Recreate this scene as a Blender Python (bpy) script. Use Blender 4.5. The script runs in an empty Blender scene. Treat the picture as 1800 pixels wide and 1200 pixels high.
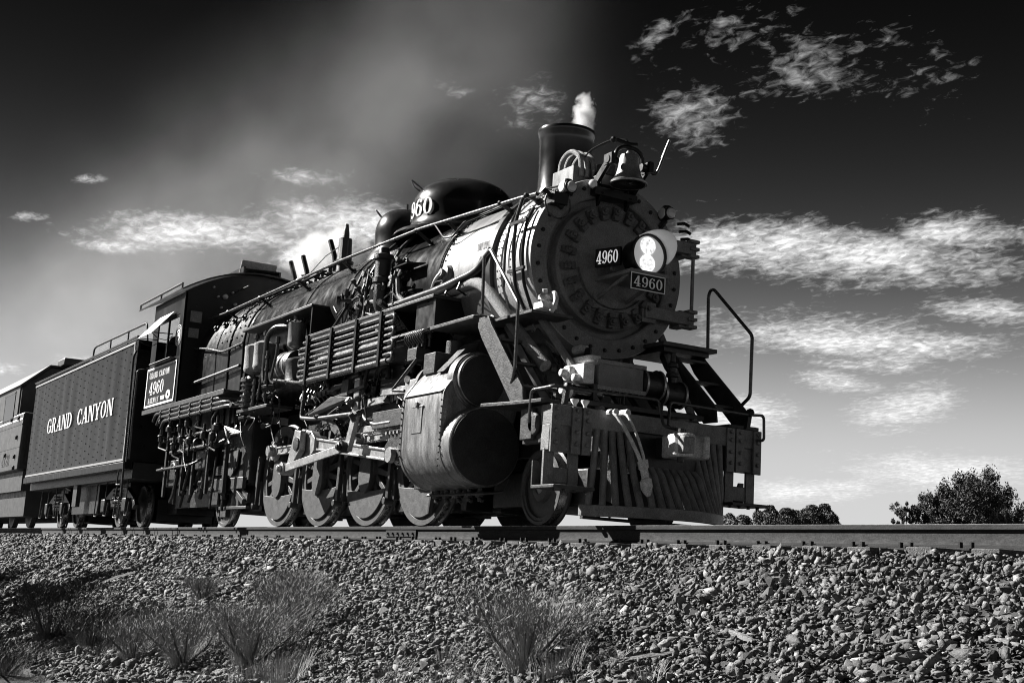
import bpy, bmesh, math, random
import numpy as np
from mathutils import Vector, Matrix
random.seed(7); RNG = np.random.default_rng(11)
SC = bpy.context.scene
R = math.radians

# ------------------------------------------------------------------ camera
cam = bpy.data.cameras.new('camera'); camo = bpy.data.objects.new('camera', cam)
SC.collection.objects.link(camo); SC.camera = camo
cam.sensor_width = 36.0; cam.lens = 46.407; cam.clip_start = .05; cam.clip_end = 6000
_d = Vector((-0.85112474, 0.49524597, 0.17412094)); _r = Vector((0.51085199, 0.85774698, 0.05744874)); _u = Vector((0.12090045, -0.13784608, 0.98304707))
camo.matrix_world = Matrix(((_r.x, _u.x, -_d.x, 15.1824), (_r.y, _u.y, -_d.y, -8.4432), (_r.z, _u.z, -_d.z, -0.5499), (0, 0, 0, 1)))

# ------------------------------------------------------------------ light
SUN_EL, SUN_AZ = R(33), math.atan2(-.80, -.60)       # azimuth measured from +y towards +x
sdir = Vector((math.sin(SUN_AZ) * math.cos(SUN_EL), math.cos(SUN_AZ) * math.cos(SUN_EL), math.sin(SUN_EL)))
sl = bpy.data.lights.new('sun', 'SUN'); sl.energy = 5.0; sl.angle = R(.53); sl.color = (1, .985, .965)
slo = bpy.data.objects.new('sun', sl); SC.collection.objects.link(slo)
slo.rotation_euler = sdir.to_track_quat('Z', 'Y').to_euler(); slo.location = (-40, -30, 40)
SC.view_settings.view_transform = 'Standard'; SC.view_settings.look = 'None'
SC.view_settings.exposure = 1.5; SC.view_settings.gamma = 1.0

# ------------------------------------------------------------------ sky (clear desert sky as a red filter sees it, altocumulus bands)
W = bpy.data.worlds.new('World'); SC.world = W; W.use_nodes = True
nt = W.node_tree; nt.nodes.clear()
def N(t, typ, **k):
    n = t.nodes.new(typ)
    for a, b in k.items(): setattr(n, a, b)
    return n
def M(t, op, a, b=None, c=None, clamp=False):
    n = t.nodes.new('ShaderNodeMath'); n.operation = op; n.use_clamp = clamp
    for i, x in enumerate((a, b, c)):
        if x is None: continue
        if isinstance(x, (int, float)): n.inputs[i].default_value = x
        else: t.links.new(x, n.inputs[i])
    return n.outputs[0]
def sky():
    t = nt; L = t.links.new
    out = N(t, 'ShaderNodeOutputWorld'); bg = N(t, 'ShaderNodeBackground'); L(bg.outputs[0], out.inputs[0])
    st = N(t, 'ShaderNodeTexSky', sky_type='NISHITA', sun_disc=False)
    st.sun_elevation = SUN_EL; st.sun_rotation = SUN_AZ; st.altitude = 2000; st.air_density = 1; st.dust_density = 0.; st.ozone_density = 2
    # even all round the horizon: the sky is read along one bearing and depends on height only
    tc = N(t, 'ShaderNodeTexCoord'); sx = N(t, 'ShaderNodeSeparateXYZ'); L(tc.outputs['Generated'], sx.inputs[0])
    hz = M(t, 'SQRT', M(t, 'MAXIMUM', M(t, 'SUBTRACT', 1., M(t, 'MULTIPLY', sx.outputs[2], sx.outputs[2])), 0.))
    vv = N(t, 'ShaderNodeCombineXYZ'); L(M(t, 'MULTIPLY', hz, -.79), vv.inputs[0]); L(M(t, 'MULTIPLY', hz, .613), vv.inputs[1]); L(sx.outputs[2], vv.inputs[2]); L(vv.outputs[0], st.inputs['Vector'])
    sep = N(t, 'ShaderNodeSeparateColor'); L(st.outputs[0], sep.inputs[0])
    base = M(t, 'MULTIPLY', M(t, 'POWER', sep.outputs[0], SKY_GAMMA), SKY_GAIN)
    base = M(t, 'DIVIDE', base, M(t, 'MULTIPLY_ADD', base, .42, 1.))
    az = M(t, 'MULTIPLY', M(t, 'ARCTAN2', sx.outputs[1], M(t, 'MULTIPLY', sx.outputs[0], -1.)), 57.2958)
    el = M(t, 'MULTIPLY', M(t, 'ARCSINE', sx.outputs[2]), 57.2958)
    mask = None
    for (a0, e0, ra, re, rot, s) in CLOUDS:
        c, s_ = math.cos(R(rot)), math.sin(R(rot))
        da = M(t, 'SUBTRACT', az, a0); de = M(t, 'SUBTRACT', el, e0)
        u = M(t, 'ADD', M(t, 'MULTIPLY', da, c / ra), M(t, 'MULTIPLY', de, s_ / ra))
        v = M(t, 'ADD', M(t, 'MULTIPLY', da, -s_ / re), M(t, 'MULTIPLY', de, c / re))
        q = M(t, 'ADD', M(t, 'MULTIPLY', u, u), M(t, 'MULTIPLY', v, v))
        g = M(t, 'MULTIPLY', M(t, 'EXPONENT', M(t, 'MULTIPLY', q, -1.1)), s)
        mask = g if mask is None else M(t, 'MAXIMUM', mask, g)
    # cloud texture on a flat deck seen in perspective
    dz = M(t, 'ADD', M(t, 'MAXIMUM', sx.outputs[2], 0.), .10)
    cx = N(t, 'ShaderNodeCombineXYZ'); L(M(t, 'DIVIDE', sx.outputs[0], dz), cx.inputs[0]); L(M(t, 'DIVIDE', sx.outputs[1], dz), cx.inputs[1])
    n1 = N(t, 'ShaderNodeTexNoise'); n1.inputs['Scale'].default_value = 4.6; n1.inputs['Detail'].default_value = 9; n1.inputs['Roughness'].default_value = .62; n1.inputs['Distortion'].default_value = .35
    mq = N(t, 'ShaderNodeMapping'); mq.inputs['Rotation'].default_value = (0, 0, R(62)); mq.inputs['Scale'].default_value = (1.0, 1.45, 1); L(cx.outputs[0], mq.inputs[0]); L(mq.outputs[0], n1.inputs['Vector'])
    n2 = N(t, 'ShaderNodeTexNoise'); n2.inputs['Scale'].default_value = 30; n2.inputs['Detail'].default_value = 5; n2.inputs['Roughness'].default_value = .6; n2.inputs['Distortion'].default_value = .6
    L(mq.outputs[0], n2.inputs['Vector'])
    tex = M(t, 'ADD', M(t, 'MULTIPLY', n1.outputs[0], .55), M(t, 'MULTIPLY', n2.outputs[0], .45))
    cov = M(t, 'SUBTRACT', M(t, 'ADD', M(t, 'MULTIPLY', tex, 2.5), M(t, 'MULTIPLY', mask, 1.15)), 1.66)
    cov = M(t, 'MULTIPLY', M(t, 'MAXIMUM', cov, 0.), 1.2, clamp=True)
    cov = M(t, 'POWER', cov, 1.5)
    col = M(t, 'MULTIPLY_ADD', n2.outputs[0], .55, .42)                     # lit cumulus, greyer in the hollows
    fin = M(t, 'ADD', M(t, 'MULTIPLY', base, M(t, 'SUBTRACT', 1., cov)), M(t, 'MULTIPLY', M(t, 'MULTIPLY', col, CLOUD_GAIN), cov))
    cc = N(t, 'ShaderNodeCombineColor')
    for i in range(3): L(fin, cc.inputs[i])
    L(cc.outputs[0], bg.inputs[0]); bg.inputs[1].default_value = .1
SKY_GAMMA, SKY_GAIN, CLOUD_GAIN = 6.6, .0096, 5.0
CLOUDS = [(43.5,14.3,9.5,1.5,-4,1.0),(39.0,14.6,4.5,1.4,0,.95),(49,15.0,4,1.0,0,.95),(43.2,22.0,6.6,2.2,-15,.56),(37.0,20.2,3.2,3.0,20,.46),(30.5,20.4,2.8,1.5,10,.5),
 (44.6,10.6,7.8,1.2,-3,.95),(50.0,11.8,3.5,.8,-3,.8),(40.0,7.2,3.4,1.05,4,1.0),(47.0,7.8,2.8,1.1,8,.92),(44.4,8.8,2.4,.6,-10,.9),(48.5,5.2,4.6,1.0,0,.92),(43,4.2,3.6,.65,4,.95),
 (22.6,14.6,4.6,1.3,2,1.0),(20.6,13.1,1.4,1.0,0,.9),(16.2,13.6,5.6,1.05,6,.92),(13,12.6,2.2,.45,6,.8),(11.6,15.2,1,.3,10,.7),(9.3,13.3,.9,.25,6,.7),(8.6,7.0,1.6,.35,5,.75),(11.8,7.7,1.2,.3,5,.7),
 (27.0,20.6,1.3,.5,-8,.6),(45.0,9.6,4,.5,-3,.7),(20,16.3,2.4,.5,4,.62),(36,23.4,1.5,.6,30,.45)]
sky()
SC.cycles.filter_width = 1.05; SC.cycles.use_denoising = True
W.cycles.sampling_method = 'MANUAL'; W.cycles.sample_map_resolution = 256

# ------------------------------------------------------------------ materials (the place in black and white)
MATS = {}
def mat(name, base, rough=.5, metal=0., var=.25, scale=3., bump=.0, bscale=60., stretch=(1, 1, 1), rvar=.12, dust=0., spec=.5, source=None, coat=0., grain=.9, gscale=95.):
    m = bpy.data.materials.new(name); m.use_nodes = True; t = m.node_tree; L = t.links.new
    b = t.nodes['Principled BSDF']; MATS[name] = m
    tc = N(t, 'ShaderNodeTexCoord'); mp = N(t, 'ShaderNodeMapping'); L(tc.outputs['Object'], mp.inputs[0]); mp.inputs['Scale'].default_value = stretch
    n1 = N(t, 'ShaderNodeTexNoise'); n1.inputs['Scale'].default_value = scale; n1.inputs['Detail'].default_value = 6; n1.inputs['Roughness'].default_value = .6
    L(mp.outputs[0], n1.inputs['Vector'])
    k = M(t, 'MULTIPLY_ADD', M(t, 'SUBTRACT', n1.outputs[0], .5), 4 * var, 1.)
    n6 = N(t, 'ShaderNodeTexNoise'); n6.inputs['Scale'].default_value = gscale; n6.inputs['Detail'].default_value = 2; L(tc.outputs['Object'], n6.inputs['Vector'])
    k = M(t, 'MULTIPLY', k, M(t, 'MULTIPLY_ADD', M(t, 'SUBTRACT', n6.outputs[0], .5), 2 * grain, 1.))
    if source == 'tone':
        at = N(t, 'ShaderNodeAttribute', attribute_name='tone'); k = M(t, 'MULTIPLY', k, at.outputs['Fac'])
    elif source == 'random':
        oi = N(t, 'ShaderNodeObjectInfo'); k = M(t, 'MULTIPLY', k, M(t, 'MULTIPLY_ADD', oi.outputs['Random'], 1.0, .5))
    v = M(t, 'MULTIPLY', k, base)
    if dust:
        ge = N(t, 'ShaderNodeNewGeometry'); sn = N(t, 'ShaderNodeSeparateXYZ'); L(ge.outputs['Normal'], sn.inputs[0])
        up = M(t, 'MAXIMUM', sn.outputs[2], 0.)
        n3 = N(t, 'ShaderNodeTexNoise'); n3.inputs['Scale'].default_value = 9; n3.inputs['Detail'].default_value = 5; L(tc.outputs['Object'], n3.inputs['Vector'])
        v = M(t, 'ADD', v, M(t, 'MULTIPLY', M(t, 'MULTIPLY_ADD', up, .8, .2), M(t, 'MULTIPLY', M(t, 'MAXIMUM', M(t, 'SUBTRACT', n3.outputs[0], .3), 0.), dust * 2.2)))
    v = M(t, 'MINIMUM', M(t, 'MAXIMUM', v, .004), .9)
    cc = N(t, 'ShaderNodeCombineColor')
    for i in range(3): L(v, cc.inputs[i])
    L(cc.outputs[0], b.inputs['Base Color'])
    b.inputs['Metallic'].default_value = metal; b.inputs['Specular IOR Level'].default_value = spec
    if coat: b.inputs['Coat Weight'].default_value = coat; b.inputs['Coat Roughness'].default_value = .12
    n4 = N(t, 'ShaderNodeTexNoise'); n4.inputs['Scale'].default_value = scale * 2.3; n4.inputs['Detail'].default_value = 5; L(mp.outputs[0], n4.inputs['Vector'])
    L(M(t, 'MULTIPLY_ADD', M(t, 'SUBTRACT', n4.outputs[0], .5), 4 * rvar, rough, clamp=True), b.inputs['Roughness'])
    if bump:
        n5 = N(t, 'ShaderNodeTexNoise'); n5.inputs['Scale'].default_value = bscale; n5.inputs['Detail'].default_value = 4; L(mp.outputs[0], n5.inputs['Vector'])
        bp = N(t, 'ShaderNodeBump'); bp.inputs['Strength'].default_value = bump; bp.inputs['Distance'].default_value = .02
        L(n5.outputs[0], bp.inputs['Height']); L(bp.outputs[0], b.inputs['Normal'])
    return m
mat('black', .006, .36, var=.3, dust=.010, bump=.04, bscale=14, spec=.3)
mat('gloss', .007, .22, var=.3, scale=2, bump=.03, bscale=6, rvar=.06, coat=.3)
mat('jacket', .010, .2, spec=.22, var=.22, scale=2.2, stretch=(1.4, 1, 1), bump=.06, bscale=5, rvar=.1)
mat('graphite', .34, .42, var=.14, scale=2.2, stretch=(2.5, 1, .5), bump=.1, bscale=9, metal=.2)
mat('clampm', .075, .6, var=.3, scale=8, bump=.3, bscale=70)
mat('cover', .034, .6, spec=.25, var=.3, scale=6, bump=.3, bscale=70)
mat('soot', .17, .75, var=.3, scale=5, bump=.25, bscale=60)
mat('course', .13, .42, var=.3, scale=3, stretch=(2, .6, .6), bump=.08, bscale=7, metal=.2)
mat('cyljacket', .16, .36, var=.75, scale=4, stretch=(2.4, 2.4, .6), bump=.3, bscale=7, metal=.35)
mat('dusty', .028, .45, spec=.35, var=.5, scale=7, bump=.25, bscale=45, dust=.12)
mat('pilotm', .14, .5, var=.4, scale=9, bump=.25, bscale=45, dust=.05)
mat('cast', .008, .42, var=.4, scale=9, bump=.3, bscale=70, dust=.02)
mat('steel', .36, .36, metal=.6, var=.25, scale=6, bump=.06, bscale=30)
mat('wheel', .06, .5, spec=.3, var=.3, scale=8, bump=.15, bscale=40, dust=.02)
mat('tread', .42, .25, metal=.9, var=.2, scale=9)
mat('white', .86, .45, var=.06, scale=14, grain=.1)
mat('worn', .55, .5, var=.35, scale=10, grain=.6)
mat('canvas', .78, .85, var=.05)
mat('lag', .22, .8, var=.3, scale=14, bump=.5, bscale=50)
mat('pipe', .028, .3, var=.4, scale=12, dust=.09, bump=.1)
mat('brass', .3, .3, metal=.75, var=.25, scale=7)
mat('bellm', .22, .4, metal=.45, var=.3, scale=8)
mat('tender', .005, .34, spec=.16, var=.25, scale=1.6, stretch=(1.6, 1, .3), bump=.05, bscale=4)
mat('diesel', .045, .5, var=.14, scale=3)
mat('dieseldark', .03, .5, var=.2)
mat('rubber', .02, .6, var=.3)
mat('hose', .5, .6, var=.35, scale=20, bump=.3)
mat('railside', .03, .75, spec=.12, var=.3, scale=12, stretch=(.4, 1, 1), bump=.15)
mat('railtop', .55, .3, metal=.8, var=.15, scale=8)
mat('timber', .07, .85, var=.45, scale=6, stretch=(4, .6, 4), bump=.6, bscale=30)
mat('plank', .16, .85, var=.4, scale=10, stretch=(1, 1, 6), bump=.5, bscale=40)
mat('stone', .125, .85, var=.28, scale=22, bump=.5, bscale=70, source='tone')
mat('stone1', .125, .85, var=.28, scale=22, bump=.5, bscale=70, source='random')
mat('bed', .04, .95, var=.5, scale=14, bump=.9, bscale=22)
mat('soil', .035, .95, var=.4, scale=3, bump=.6, bscale=20)
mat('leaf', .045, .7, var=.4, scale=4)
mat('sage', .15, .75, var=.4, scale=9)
mat('straw', .26, .75, var=.4, scale=9)
mat('bark', .06, .9, var=.4, scale=12, bump=.5)
def glassmat():
    m = bpy.data.materials.new('glass'); m.use_nodes = True; b = m.node_tree.nodes['Principled BSDF']; MATS['glass'] = m
    b.inputs['Base Color'].default_value = (.02, .02, .02, 1); b.inputs['Roughness'].default_value = .06; b.inputs['Specular IOR Level'].default_value = .8
    m = bpy.data.materials.new('lens'); m.use_nodes = True; b = m.node_tree.nodes['Principled BSDF']; MATS['lens'] = m
    b.inputs['Base Color'].default_value = (.5, .5, .5, 1); b.inputs['Roughness'].default_value = .15; b.inputs['Emission Color'].default_value = (1, 1, 1, 1); b.inputs['Emission Strength'].default_value = .0
    m = bpy.data.materials.new('lamp'); m.use_nodes = True; t = m.node_tree; b = t.nodes['Principled BSDF']; MATS['lamp'] = m
    b.inputs['Base Color'].default_value = (.8, .8, .8, 1); b.inputs['Roughness'].default_value = .15
    tc = N(t, 'ShaderNodeTexCoord'); n = N(t, 'ShaderNodeTexNoise'); n.inputs['Scale'].default_value = 30; n.inputs['Detail'].default_value = 3; t.links.new(tc.outputs['Object'], n.inputs['Vector'])
    b.inputs['Emission Color'].default_value = (1, 1, 1, 1)
    t.links.new(M(t, 'MULTIPLY_ADD', n.outputs[0], 1.0, -.15), b.inputs['Emission Strength'])
glassmat()
def lit(name, base, em):
    m = bpy.data.materials.new(name); m.use_nodes = True; b = m.node_tree.nodes['Principled BSDF']; MATS[name] = m
    b.inputs['Base Color'].default_value = (base, base, base, 1); b.inputs['Roughness'].default_value = .3; b.inputs['Emission Color'].default_value = (1, 1, 1, 1); b.inputs['Emission Strength'].default_value = em
lit('litreflector', .6, .075); lit('numberglow', .8, .16)           # headlight switched on, glow added to brighten the number-board figures

# ------------------------------------------------------------------ mesh helpers
def frame(ax, up=(0, 0, 1)):
    a = Vector(ax).normalized(); u = Vector(up)
    if abs(a.dot(u)) > .98: u = Vector((1, 0, 0))
    s = a.cross(u).normalized(); return a, s, s.cross(a).normalized()
class MB:
    def __init__(s): s.v = []; s.f = []
    def add(s, vs, fs):
        o = len(s.v); s.v += [tuple(x) for x in vs]; s.f += [tuple(i + o for i in f) for f in fs]; return s
    def obox(s, c, a, b, d):
        c, a, b, d = map(Vector, (c, a, b, d))
        vs = [c + i * a + j * b + k * d for k in (-1, 1) for j in (-1, 1) for i in (-1, 1)]
        fs = [(0, 2, 3, 1), (4, 5, 7, 6), (0, 1, 5, 4), (2, 6, 7, 3), (0, 4, 6, 2), (1, 3, 7, 5)]
        if a.cross(b).dot(d) < 0: fs = [f[::-1] for f in fs]
        return s.add(vs, fs)
    def box(s, x0, x1, y0, y1, z0, z1):
        return s.obox(((x0 + x1) / 2, (y0 + y1) / 2, (z0 + z1) / 2), (abs(x1 - x0) / 2, 0, 0), (0, abs(y1 - y0) / 2, 0), (0, 0, abs(z1 - z0) / 2))
    def bar(s, p, q, w, h, up=(0, 0, 1)):
        p, q = Vector(p), Vector(q); a, sd, u = frame(q - p, up)
        return s.obox((p + q) / 2, (q - p) / 2, sd * (w / 2), u * (h / 2))
    def lathe(s, o, ax, prof, n=24, up=(0, 0, 1), a0=0., a1=360., cap=True):
        o = Vector(o); a, sd, u = frame(ax, up); full = abs(a1 - a0) > 359.9; m = n if full else n + 1; vs = []; fs = []
        for d, r in prof:
            for k in range(m):
                t = R(a0 + (a1 - a0) * k / n); vs.append(o + a * d + (sd * math.cos(t) + u * math.sin(t)) * max(r, 1e-4))
        for i in range(len(prof) - 1):
            for k in range(n):
                k2 = (k + 1) % m; fs.append((i * m + k, i * m + k2, (i + 1) * m + k2, (i + 1) * m + k))
        if cap and full:
            if prof[0][1] > 1e-3: fs.append(tuple(range(m))[::-1])
            if prof[-1][1] > 1e-3: fs.append(tuple((len(prof) - 1) * m + k for k in range(m)))
        return s.add(vs, fs)
    def cyl(s, p, q, r, r2=None, n=14):
        p, q = Vector(p), Vector(q); return s.lathe(p, q - p, [(0, r), ((q - p).length, r if r2 is None else r2)], n)
    def tube(s, pts, r, n=8, bend=0., seg=4):
        P = [Vector(x) for x in pts]
        if bend:
            Q = [P[0]]
            for i in range(1, len(P) - 1):
                a, b, c = P[i - 1], P[i], P[i + 1]; e = min(bend, (a - b).length * .48, (c - b).length * .48)
                p0 = b + (a - b).normalized() * e; p1 = b + (c - b).normalized() * e
                for k in range(seg + 1):
                    t = k / seg; Q.append(p0 * (1 - t) ** 2 + b * (2 * t * (1 - t)) + p1 * t * t)
            Q.append(P[-1]); P = Q
        vs = []; fs = []; prev = None
        for i, p in enumerate(P):
            d = (P[min(i + 1, len(P) - 1)] - P[max(i - 1, 0)])
            if d.length < 1e-6: d = Vector((1, 0, 0))
            d.normalize()
            if prev is None: _, sd, u = frame(d)
            else:
                sd = prev - d * prev.dot(d)
                sd = sd.normalized() if sd.length > 1e-5 else frame(d)[1]; u = sd.cross(d)
            prev = sd; rr = r[min(i, len(r) - 1)] if isinstance(r, (list, tuple)) else r
            for k in range(n):
                t = 2 * math.pi * k / n; vs.append(p + (sd * math.cos(t) + u * math.sin(t)) * rr)
        for i in range(len(P) - 1):
            for k in range(n):
                k2 = (k + 1) % n; fs.append((i * n + k, (i + 1) * n + k, (i + 1) * n + k2, i * n + k2))
        fs.append(tuple(range(n))); fs.append(tuple((len(P) - 1) * n + k for k in range(n))[::-1])
        return s.add(vs, fs)
    def ball(s, c, r, n=10, sz=1.):
        k = max(4, n // 2); return s.lathe(Vector(c) - Vector((0, 0, r * sz)), (0, 0, 1), [(r * sz * (1 - math.cos(math.pi * i / k)), r * math.sin(math.pi * i / k)) for i in range(k + 1)], n)
    def prism(s, poly, axis, w0, w1):          # polygon in the plane across axis ('x': (y,z), 'y': (x,z), 'z': (x,y))
        n = len(poly); f = {'x': lambda a, b, w: (w, a, b), 'y': lambda a, b, w: (a, w, b), 'z': lambda a, b, w: (a, b, w)}[axis]
        vs = [f(a, b, w0) for a, b in poly] + [f(a, b, w1) for a, b in poly]
        fs = [tuple(range(n)), tuple(range(2 * n - 1, n - 1, -1))] + [(k, k + n, (k + 1) % n + n, (k + 1) % n) for k in range(n)]
        return s.add(vs, fs)
    def build(s, name, m, par=None, smooth=32, bevel=0., kind=None, label=None):
        me = bpy.data.meshes.new(name); me.from_pydata(s.v, [], s.f)
        bm = bmesh.new(); bm.from_mesh(me); bmesh.ops.recalc_face_normals(bm, faces=bm.faces); bm.to_mesh(me); bm.free()
        return link(name, me, m, par, smooth, bevel, kind, label)
def link(name, me, m, par=None, smooth=32, bevel=0., kind=None, label=None):
    me.materials.append(MATS[m])
    if smooth: me.shade_smooth(); me.set_sharp_from_angle(angle=R(smooth))
    o = bpy.data.objects.new(name, me); SC.collection.objects.link(o)
    if par is not None:
        o.parent = par
        if par.type == 'EMPTY': o.matrix_parent_inverse = Matrix.Translation(-par.location)
    if bevel:
        b = o.modifiers.new('edge', 'BEVEL'); b.width = bevel; b.segments = 2; b.limit_method = 'ANGLE'; b.angle_limit = R(40)
    if kind: o['kind'] = kind
    if label: o['label'] = label
    return o
def thing(name, label, cat, loc=(0, 0, 0), group=None):
    o = bpy.data.objects.new(name, None); SC.collection.objects.link(o); o.location = loc; o.empty_display_size = .3
    o['label'] = label; o['category'] = cat
    if group: o['group'] = group
    return o
def tag(o, label, cat, group=None):
    o['label'] = label; o['category'] = cat
    if group: o['group'] = group
    return o
def circ(n, r, a0=0., a1=360., cx=0., cy=0., ry=None):
    ry = r if ry is None else ry; full = abs(a1 - a0) > 359.9
    return [(cx + r * math.cos(R(a0 + (a1 - a0) * k / (n if full else n - 1))), cy + ry * math.sin(R(a0 + (a1 - a0) * k / (n if full else n - 1)))) for k in range(n)]

# ------------------------------------------------------------------ slab-serif lettering, drawn as flat pieces
def ring(cx, cy, rx, ry, tx, ty, a0=0, a1=360, n=22):
    o = []
    for k in range(n):
        p, q = R(a0 + (a1 - a0) * k / n), R(a0 + (a1 - a0) * (k + 1) / n)
        o.append([(cx + rx * math.cos(p), cy + ry * math.sin(p)), (cx + rx * math.cos(q), cy + ry * math.sin(q)),
                  (cx + (rx - tx) * math.cos(q), cy + (ry - ty) * math.sin(q)), (cx + (rx - tx) * math.cos(p), cy + (ry - ty) * math.sin(p))])
    return o
def rc(x0, x1, y0, y1): return [[(x0, y0), (x1, y0), (x1, y1), (x0, y1)]]
def stem(x, w=.17): return rc(x, x + w, 0, 1) + rc(x - .06, x + w + .06, 0, .08) + rc(x - .06, x + w + .06, .92, 1)
def dia(xa, ya, xb, yb, w): return [[(xa, ya), (xa + w, ya), (xb + w, yb), (xb, yb)]]
def turn(ps, w): return [[(w - x, 1 - y) for x, y in p] for p in ps]
nine = ring(.31, .67, .31, .33, .17, .07) + ring(.25, .5, .37, .5, .17, .07, -95, 8) + ring(.13, .13, .1, .1, .1, .1, 0, 360, 10)
GL = {'0': (.64, ring(.32, .5, .32, .5, .18, .07)), '9': (.62, nine), '6': (.62, turn(nine, .62)),
 '4': (.7, dia(0, .26, .38, 1, .12) + rc(0, .68, .22, .31) + rc(.36, .54, 0, 1) + rc(.24, .66, 0, .08)),
 '1': (.4, rc(.12, .29, 0, 1) + rc(.02, .4, 0, .08) + rc(0, .2, .84, .92)), '2': (.6, ring(.3, .7, .3, .3, .16, .08, -20, 170) + dia(.02, .08, .42, .58, .16) + rc(0, .6, 0, .12)),
 '8': (.6, ring(.3, .75, .25, .25, .14, .07) + ring(.3, .27, .3, .28, .16, .07)),
 'O': (.72, ring(.36, .5, .36, .5, .18, .07)), 'C': (.68, ring(.36, .5, .36, .5, .18, .07, 48, 312) + rc(.56, .64, .62, .95) + rc(.56, .64, .08, .28)),
 'G': (.74, ring(.36, .5, .36, .5, .18, .07, 48, 330) + rc(.56, .64, .64, .95) + rc(.52, .69, .03, .46) + rc(.42, .76, .42, .5)),
 'R': (.76, stem(.06) + ring(.3, .73, .36, .27, .17, .08, -90, 90) + dia(.52, 0, .3, .5, .2) + rc(.5, .78, 0, .08)), 'D': (.74, stem(.06) + ring(.28, .5, .44, .5, .18, .08, -90, 90)),
 'A': (.78, dia(.06, 0, .33, 1, .09) + dia(.54, 0, .3, 1, .19) + rc(.18, .6, .28, .36) + rc(-.02, .24, 0, .08) + rc(.46, .82, 0, .08)),
 'N': (.8, stem(.06, .1) + stem(.64, .1) + dia(.56, 0, .1, 1, .19)), 'Y': (.76, rc(.3, .47, 0, .5) + rc(.22, .55, 0, .08) + dia(.3, .46, 0, 1, .18) + dia(.36, .46, .62, 1, .1) + rc(-.04, .26, .92, 1) + rc(.52, .8, .92, 1)),
 'L': (.6, stem(.06) + rc(.06, .6, 0, .09) + rc(.52, .6, 0, .28)), 'I': (.3, stem(.06)), 'W': (1.0, dia(.18, 0, 0, 1, .18) + dia(.2, 0, .4, 1, .1) + dia(.6, 0, .4, 1, .18) + dia(.62, 0, .84, 1, .1) + rc(-.04, .26, .92, 1) + rc(.74, 1.02, .92, 1)),
 ' ': (.45, [])}
def text(s, gap=.1):
    x = 0; out = []
    for ch in s:
        w, ps = GL[ch]; out += [[(x + a, b) for a, b in p] for p in ps]; x += w + gap
    w = x - gap; return [[(a / w, b) for a, b in p] for p in out]
def letter(s, fn, name, m, par, gap=.1, label=None):
    mb = MB()
    for i, p in enumerate(text(s, gap)):
        vs = [fn(a, b, (i % 5) * .0003) for a, b in p]; mb.add(vs, [tuple(range(len(vs)))])
    return mb.build(name, m, par, smooth=0, label=label)
def polish(): pass
# ================================================================== the ground, the embankment, the track
def hgt(x, y):
    s = abs(y)
    z = -.258 if s < 1.42 else -.258 - (s - 1.42) / 2.3
    return max(z, -1.95)
def ground():
    n = 60; xs = np.concatenate([-np.geomspace(3000, 64, 14), np.linspace(-60, 60, 81), np.geomspace(64, 3000, 14)])
    vs = []; fs = []; m = len(xs)
    for a in xs:
        for b in xs: vs.append((a, b, -1.95 + (.06 * math.sin(a * .7 + b * .4) if abs(a) < 30 and abs(b) < 30 else 0.) + 3.15 * math.exp(-((a + 19) / 11) ** 2 - ((b - 31) / 12) ** 2) - (0 if abs(b) < 60 else .002 * (abs(b) - 60) ** .9)))
    for i in range(m - 1):
        for j in range(m - 1): fs.append((i * m + j, (i + 1) * m + j, (i + 1) * m + j + 1, i * m + j + 1))
    o = MB().add(vs, fs).build('ground', 'soil'); o['kind'] = 'structure'; return o
ground()
def bed():
    ys = list(np.linspace(-5.6, -1.75, 22)) + list(np.linspace(-1.6, 1.6, 9)) + list(np.linspace(1.75, 5.6, 8))
    xs = list(np.linspace(-400, -30, 24)) + list(np.linspace(-29, 16, 120)) + list(np.linspace(18, 120, 20)); vs = []; fs = []
    for x in xs:
        for y in ys: vs.append((x, y, hgt(x, y) - .045 + random.uniform(-.02, .02) - (.25 if abs(y) > 5.3 else 0)))
    m = len(ys)
    for i in range(len(xs) - 1):
        for j in range(m - 1): fs.append((i * m + j, (i + 1) * m + j, (i + 1) * m + j + 1, i * m + j + 1))
    o = MB().add(vs, fs).build('ballast_bed', 'bed'); o['kind'] = 'structure'; return o
BED = bed()
# angular crushed rock
def rock(seed):
    r = random.Random(seed); bm = bmesh.new(); sx, sy, sz = r.uniform(.9, 1.35), r.uniform(.7, 1.0), r.uniform(.45, .8)
    for _ in range(r.choice((8, 9, 9, 10, 11))):
        v = Vector((r.gauss(0, 1), r.gauss(0, 1), r.gauss(0, 1))).normalized() * r.uniform(.85, 1.12)
        bm.verts.new((v.x * sx, v.y * sy, v.z * sz))
    res = bmesh.ops.convex_hull(bm, input=bm.verts)
    bmesh.ops.delete(bm, geom=list({g for g in res['geom_interior'] + res['geom_unused'] if isinstance(g, bmesh.types.BMVert)}), context='VERTS')
    bmesh.ops.recalc_face_normals(bm, faces=bm.faces); bm.verts.ensure_lookup_table()
    me = bpy.data.meshes.new('ballast_stone'); bm.to_mesh(me); bm.free(); return me
ROCKS = [rock(40 + k) for k in range(14)]
def rotm(q):
    w, x, y, z = q; return np.array([[1 - 2 * (y * y + z * z), 2 * (x * y - z * w), 2 * (x * z + y * w)], [2 * (x * y + z * w), 1 - 2 * (x * x + z * z), 2 * (y * z - x * w)], [2 * (x * z - y * w), 2 * (y * z + x * w), 1 - 2 * (x * x + y * y)]])
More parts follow.
